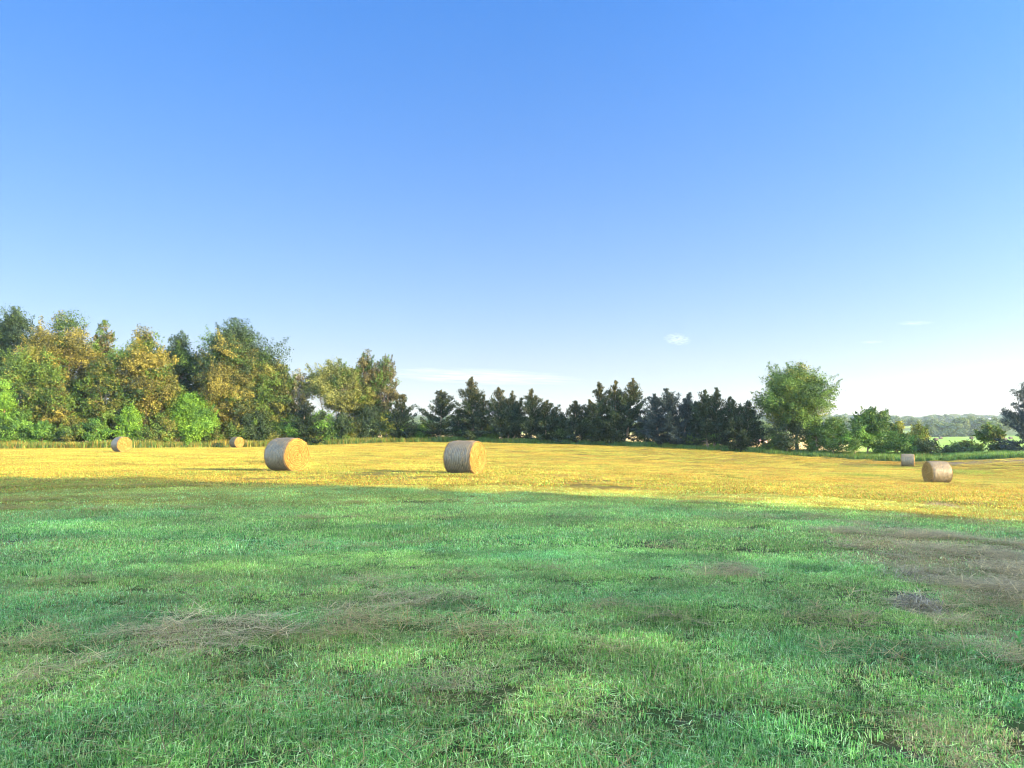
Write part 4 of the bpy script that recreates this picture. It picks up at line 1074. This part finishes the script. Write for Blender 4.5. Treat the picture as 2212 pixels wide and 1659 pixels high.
def cloud(u, v, wpx, hpx, Y, thick, label, tilt=0):
    x = xat(u, Y); z = zat(v, Y)
    a = np.linspace(0, np.pi, 17); b = np.arange(32) * 2 * np.pi / 32
    V = np.stack([np.sin(a)[:, None] * np.cos(b)[None], np.sin(a)[:, None] * np.sin(b)[None], np.cos(a)[:, None] * np.ones((1, 32))], -1).reshape(-1, 3)
    i = np.arange(16)[:, None] * 32; j = np.arange(32)[None]; j2 = (j + 1) % 32
    me = mesh_from('cloud', V, np.stack([i + j, i + 32 + j, i + 32 + j2, i + j2], -1).reshape(-1, 4), None, None, True)
    o = link('cloud', me, M_CLOUD, None, (x, Y, z)); w = wpx / F * Y / 2; o.scale = (w, w * .6, hpx / F * Y / 2); o.rotation_euler = (0, R(tilt), 0)
    o['thick'] = thick; tag(o, label, 'cloud', 'small thin clouds low in the sky')


CLOUDS = [(1466, 733, 66, 30, 6000, .0055, 'small white wisp of cloud above the middle cedars', 6), (1040, 814, 470, 34, 7000, .0010, 'long flat white cloud low over the left cedars', 2), (1985, 698, 90, 9, 6500, .0018, 'faint thin streak of cloud high at the right', 0),
          (1890, 739, 60, 7, 6500, .0018, 'faint short streak of cloud at the right, below the thin streak', 0)]
for c in CLOUDS: cloud(*c)

# ------------------------------------------------------------------ haze
def haze():
    g = Geo(); g.box((-2600, -320, -40), (2600, 3300, 95)); m, nt = newmat('haze_air'); out = N(nt, 'ShaderNodeOutputMaterial'); v = N(nt, 'ShaderNodeVolumePrincipled')
    v.inputs['Color'].default_value = (.62, .80, 1, 1); v.inputs['Density'].default_value = HAZE; v.inputs['Anisotropy'].default_value = .3
    nt.links.new(v.outputs[0], out.inputs['Volume']); o = link('haze', g.mesh('haze'), m); tag(o, 'pale blue summer haze over the valley and hills', 'haze', kind='stuff')


HAZE = 0.00013
haze()

# ------------------------------------------------------------------ light, sky, camera
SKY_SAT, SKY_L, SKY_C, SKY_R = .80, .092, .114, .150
w = bpy.data.worlds.new("World"); sc.world = w; w.use_nodes = True
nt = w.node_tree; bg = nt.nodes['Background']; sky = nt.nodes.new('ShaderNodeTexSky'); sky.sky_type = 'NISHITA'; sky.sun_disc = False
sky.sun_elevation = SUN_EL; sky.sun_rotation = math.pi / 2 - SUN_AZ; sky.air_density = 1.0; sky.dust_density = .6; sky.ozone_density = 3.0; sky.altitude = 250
L = nt.links.new
tc = nt.nodes.new('ShaderNodeTexCoord'); sx = nt.nodes.new('ShaderNodeSeparateXYZ'); L(tc.outputs['Generated'], sx.inputs[0])


def wmap(src, a, b, lo, hi, smooth=False):
    n = nt.nodes.new('ShaderNodeMapRange'); n.inputs[1].default_value = a; n.inputs[2].default_value = b; n.inputs[3].default_value = lo; n.inputs[4].default_value = hi
    if smooth: n.interpolation_type = 'SMOOTHSTEP'
    L(src, n.inputs[0]); return n.outputs[0]


# sky in view dimmed; overhead and behind kept brighter as added fill for the shade
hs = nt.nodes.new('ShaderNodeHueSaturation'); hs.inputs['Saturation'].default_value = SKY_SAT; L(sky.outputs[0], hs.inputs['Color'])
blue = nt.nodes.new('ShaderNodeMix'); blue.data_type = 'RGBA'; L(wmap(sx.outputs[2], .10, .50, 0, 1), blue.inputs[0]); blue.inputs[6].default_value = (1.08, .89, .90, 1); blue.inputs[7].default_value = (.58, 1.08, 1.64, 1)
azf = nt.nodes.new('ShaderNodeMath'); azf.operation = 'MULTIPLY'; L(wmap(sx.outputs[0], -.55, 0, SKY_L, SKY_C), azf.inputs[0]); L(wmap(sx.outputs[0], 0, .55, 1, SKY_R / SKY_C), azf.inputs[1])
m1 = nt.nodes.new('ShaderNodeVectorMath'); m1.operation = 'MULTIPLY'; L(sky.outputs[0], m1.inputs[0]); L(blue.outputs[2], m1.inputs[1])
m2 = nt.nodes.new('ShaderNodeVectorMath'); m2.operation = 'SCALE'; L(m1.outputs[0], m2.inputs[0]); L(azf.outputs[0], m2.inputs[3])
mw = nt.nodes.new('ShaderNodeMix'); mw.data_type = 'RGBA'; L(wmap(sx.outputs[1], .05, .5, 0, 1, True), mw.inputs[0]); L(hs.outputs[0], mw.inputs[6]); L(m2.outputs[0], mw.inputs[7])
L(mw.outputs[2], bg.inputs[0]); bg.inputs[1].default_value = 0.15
sd = bpy.data.lights.new('sun', 'SUN'); sd.energy = 2.0; sd.angle = R(.5); sd.color = (1, .67, .22)
so = bpy.data.objects.new('sun', sd); COL.objects.link(so); so.rotation_euler = Vector(SUN_DIR).to_track_quat('Z', 'Y').to_euler(); so.location = (60, -20, 40)

cd = bpy.data.cameras.new('camera'); cam = bpy.data.objects.new('camera', cd); COL.objects.link(cam); sc.camera = cam
cd.sensor_width = 36; cd.lens = 36 * F / 2212; cd.clip_end = 20000; cd.clip_start = .05
cam.location = (0, 0, CAMH + tz(0, 0)); cam.rotation_euler = (math.pi / 2 + PITCH, 0, 0)

sc.render.engine = 'CYCLES'
sc.view_settings.view_transform = 'Standard'; sc.view_settings.look = 'None'; sc.view_settings.gamma = 1; sc.view_settings.exposure = 3.75
sc.cycles.max_bounces = 6; sc.cycles.diffuse_bounces = 3; sc.cycles.glossy_bounces = 2; sc.cycles.transmission_bounces = 4; sc.cycles.volume_bounces = 0; sc.cycles.transparent_max_bounces = 8
sc.cycles.use_denoising = True; sc.cycles.filter_width = 1.1; sc.cycles.volume_max_steps = 128; sc.cycles.volume_step_rate = 2
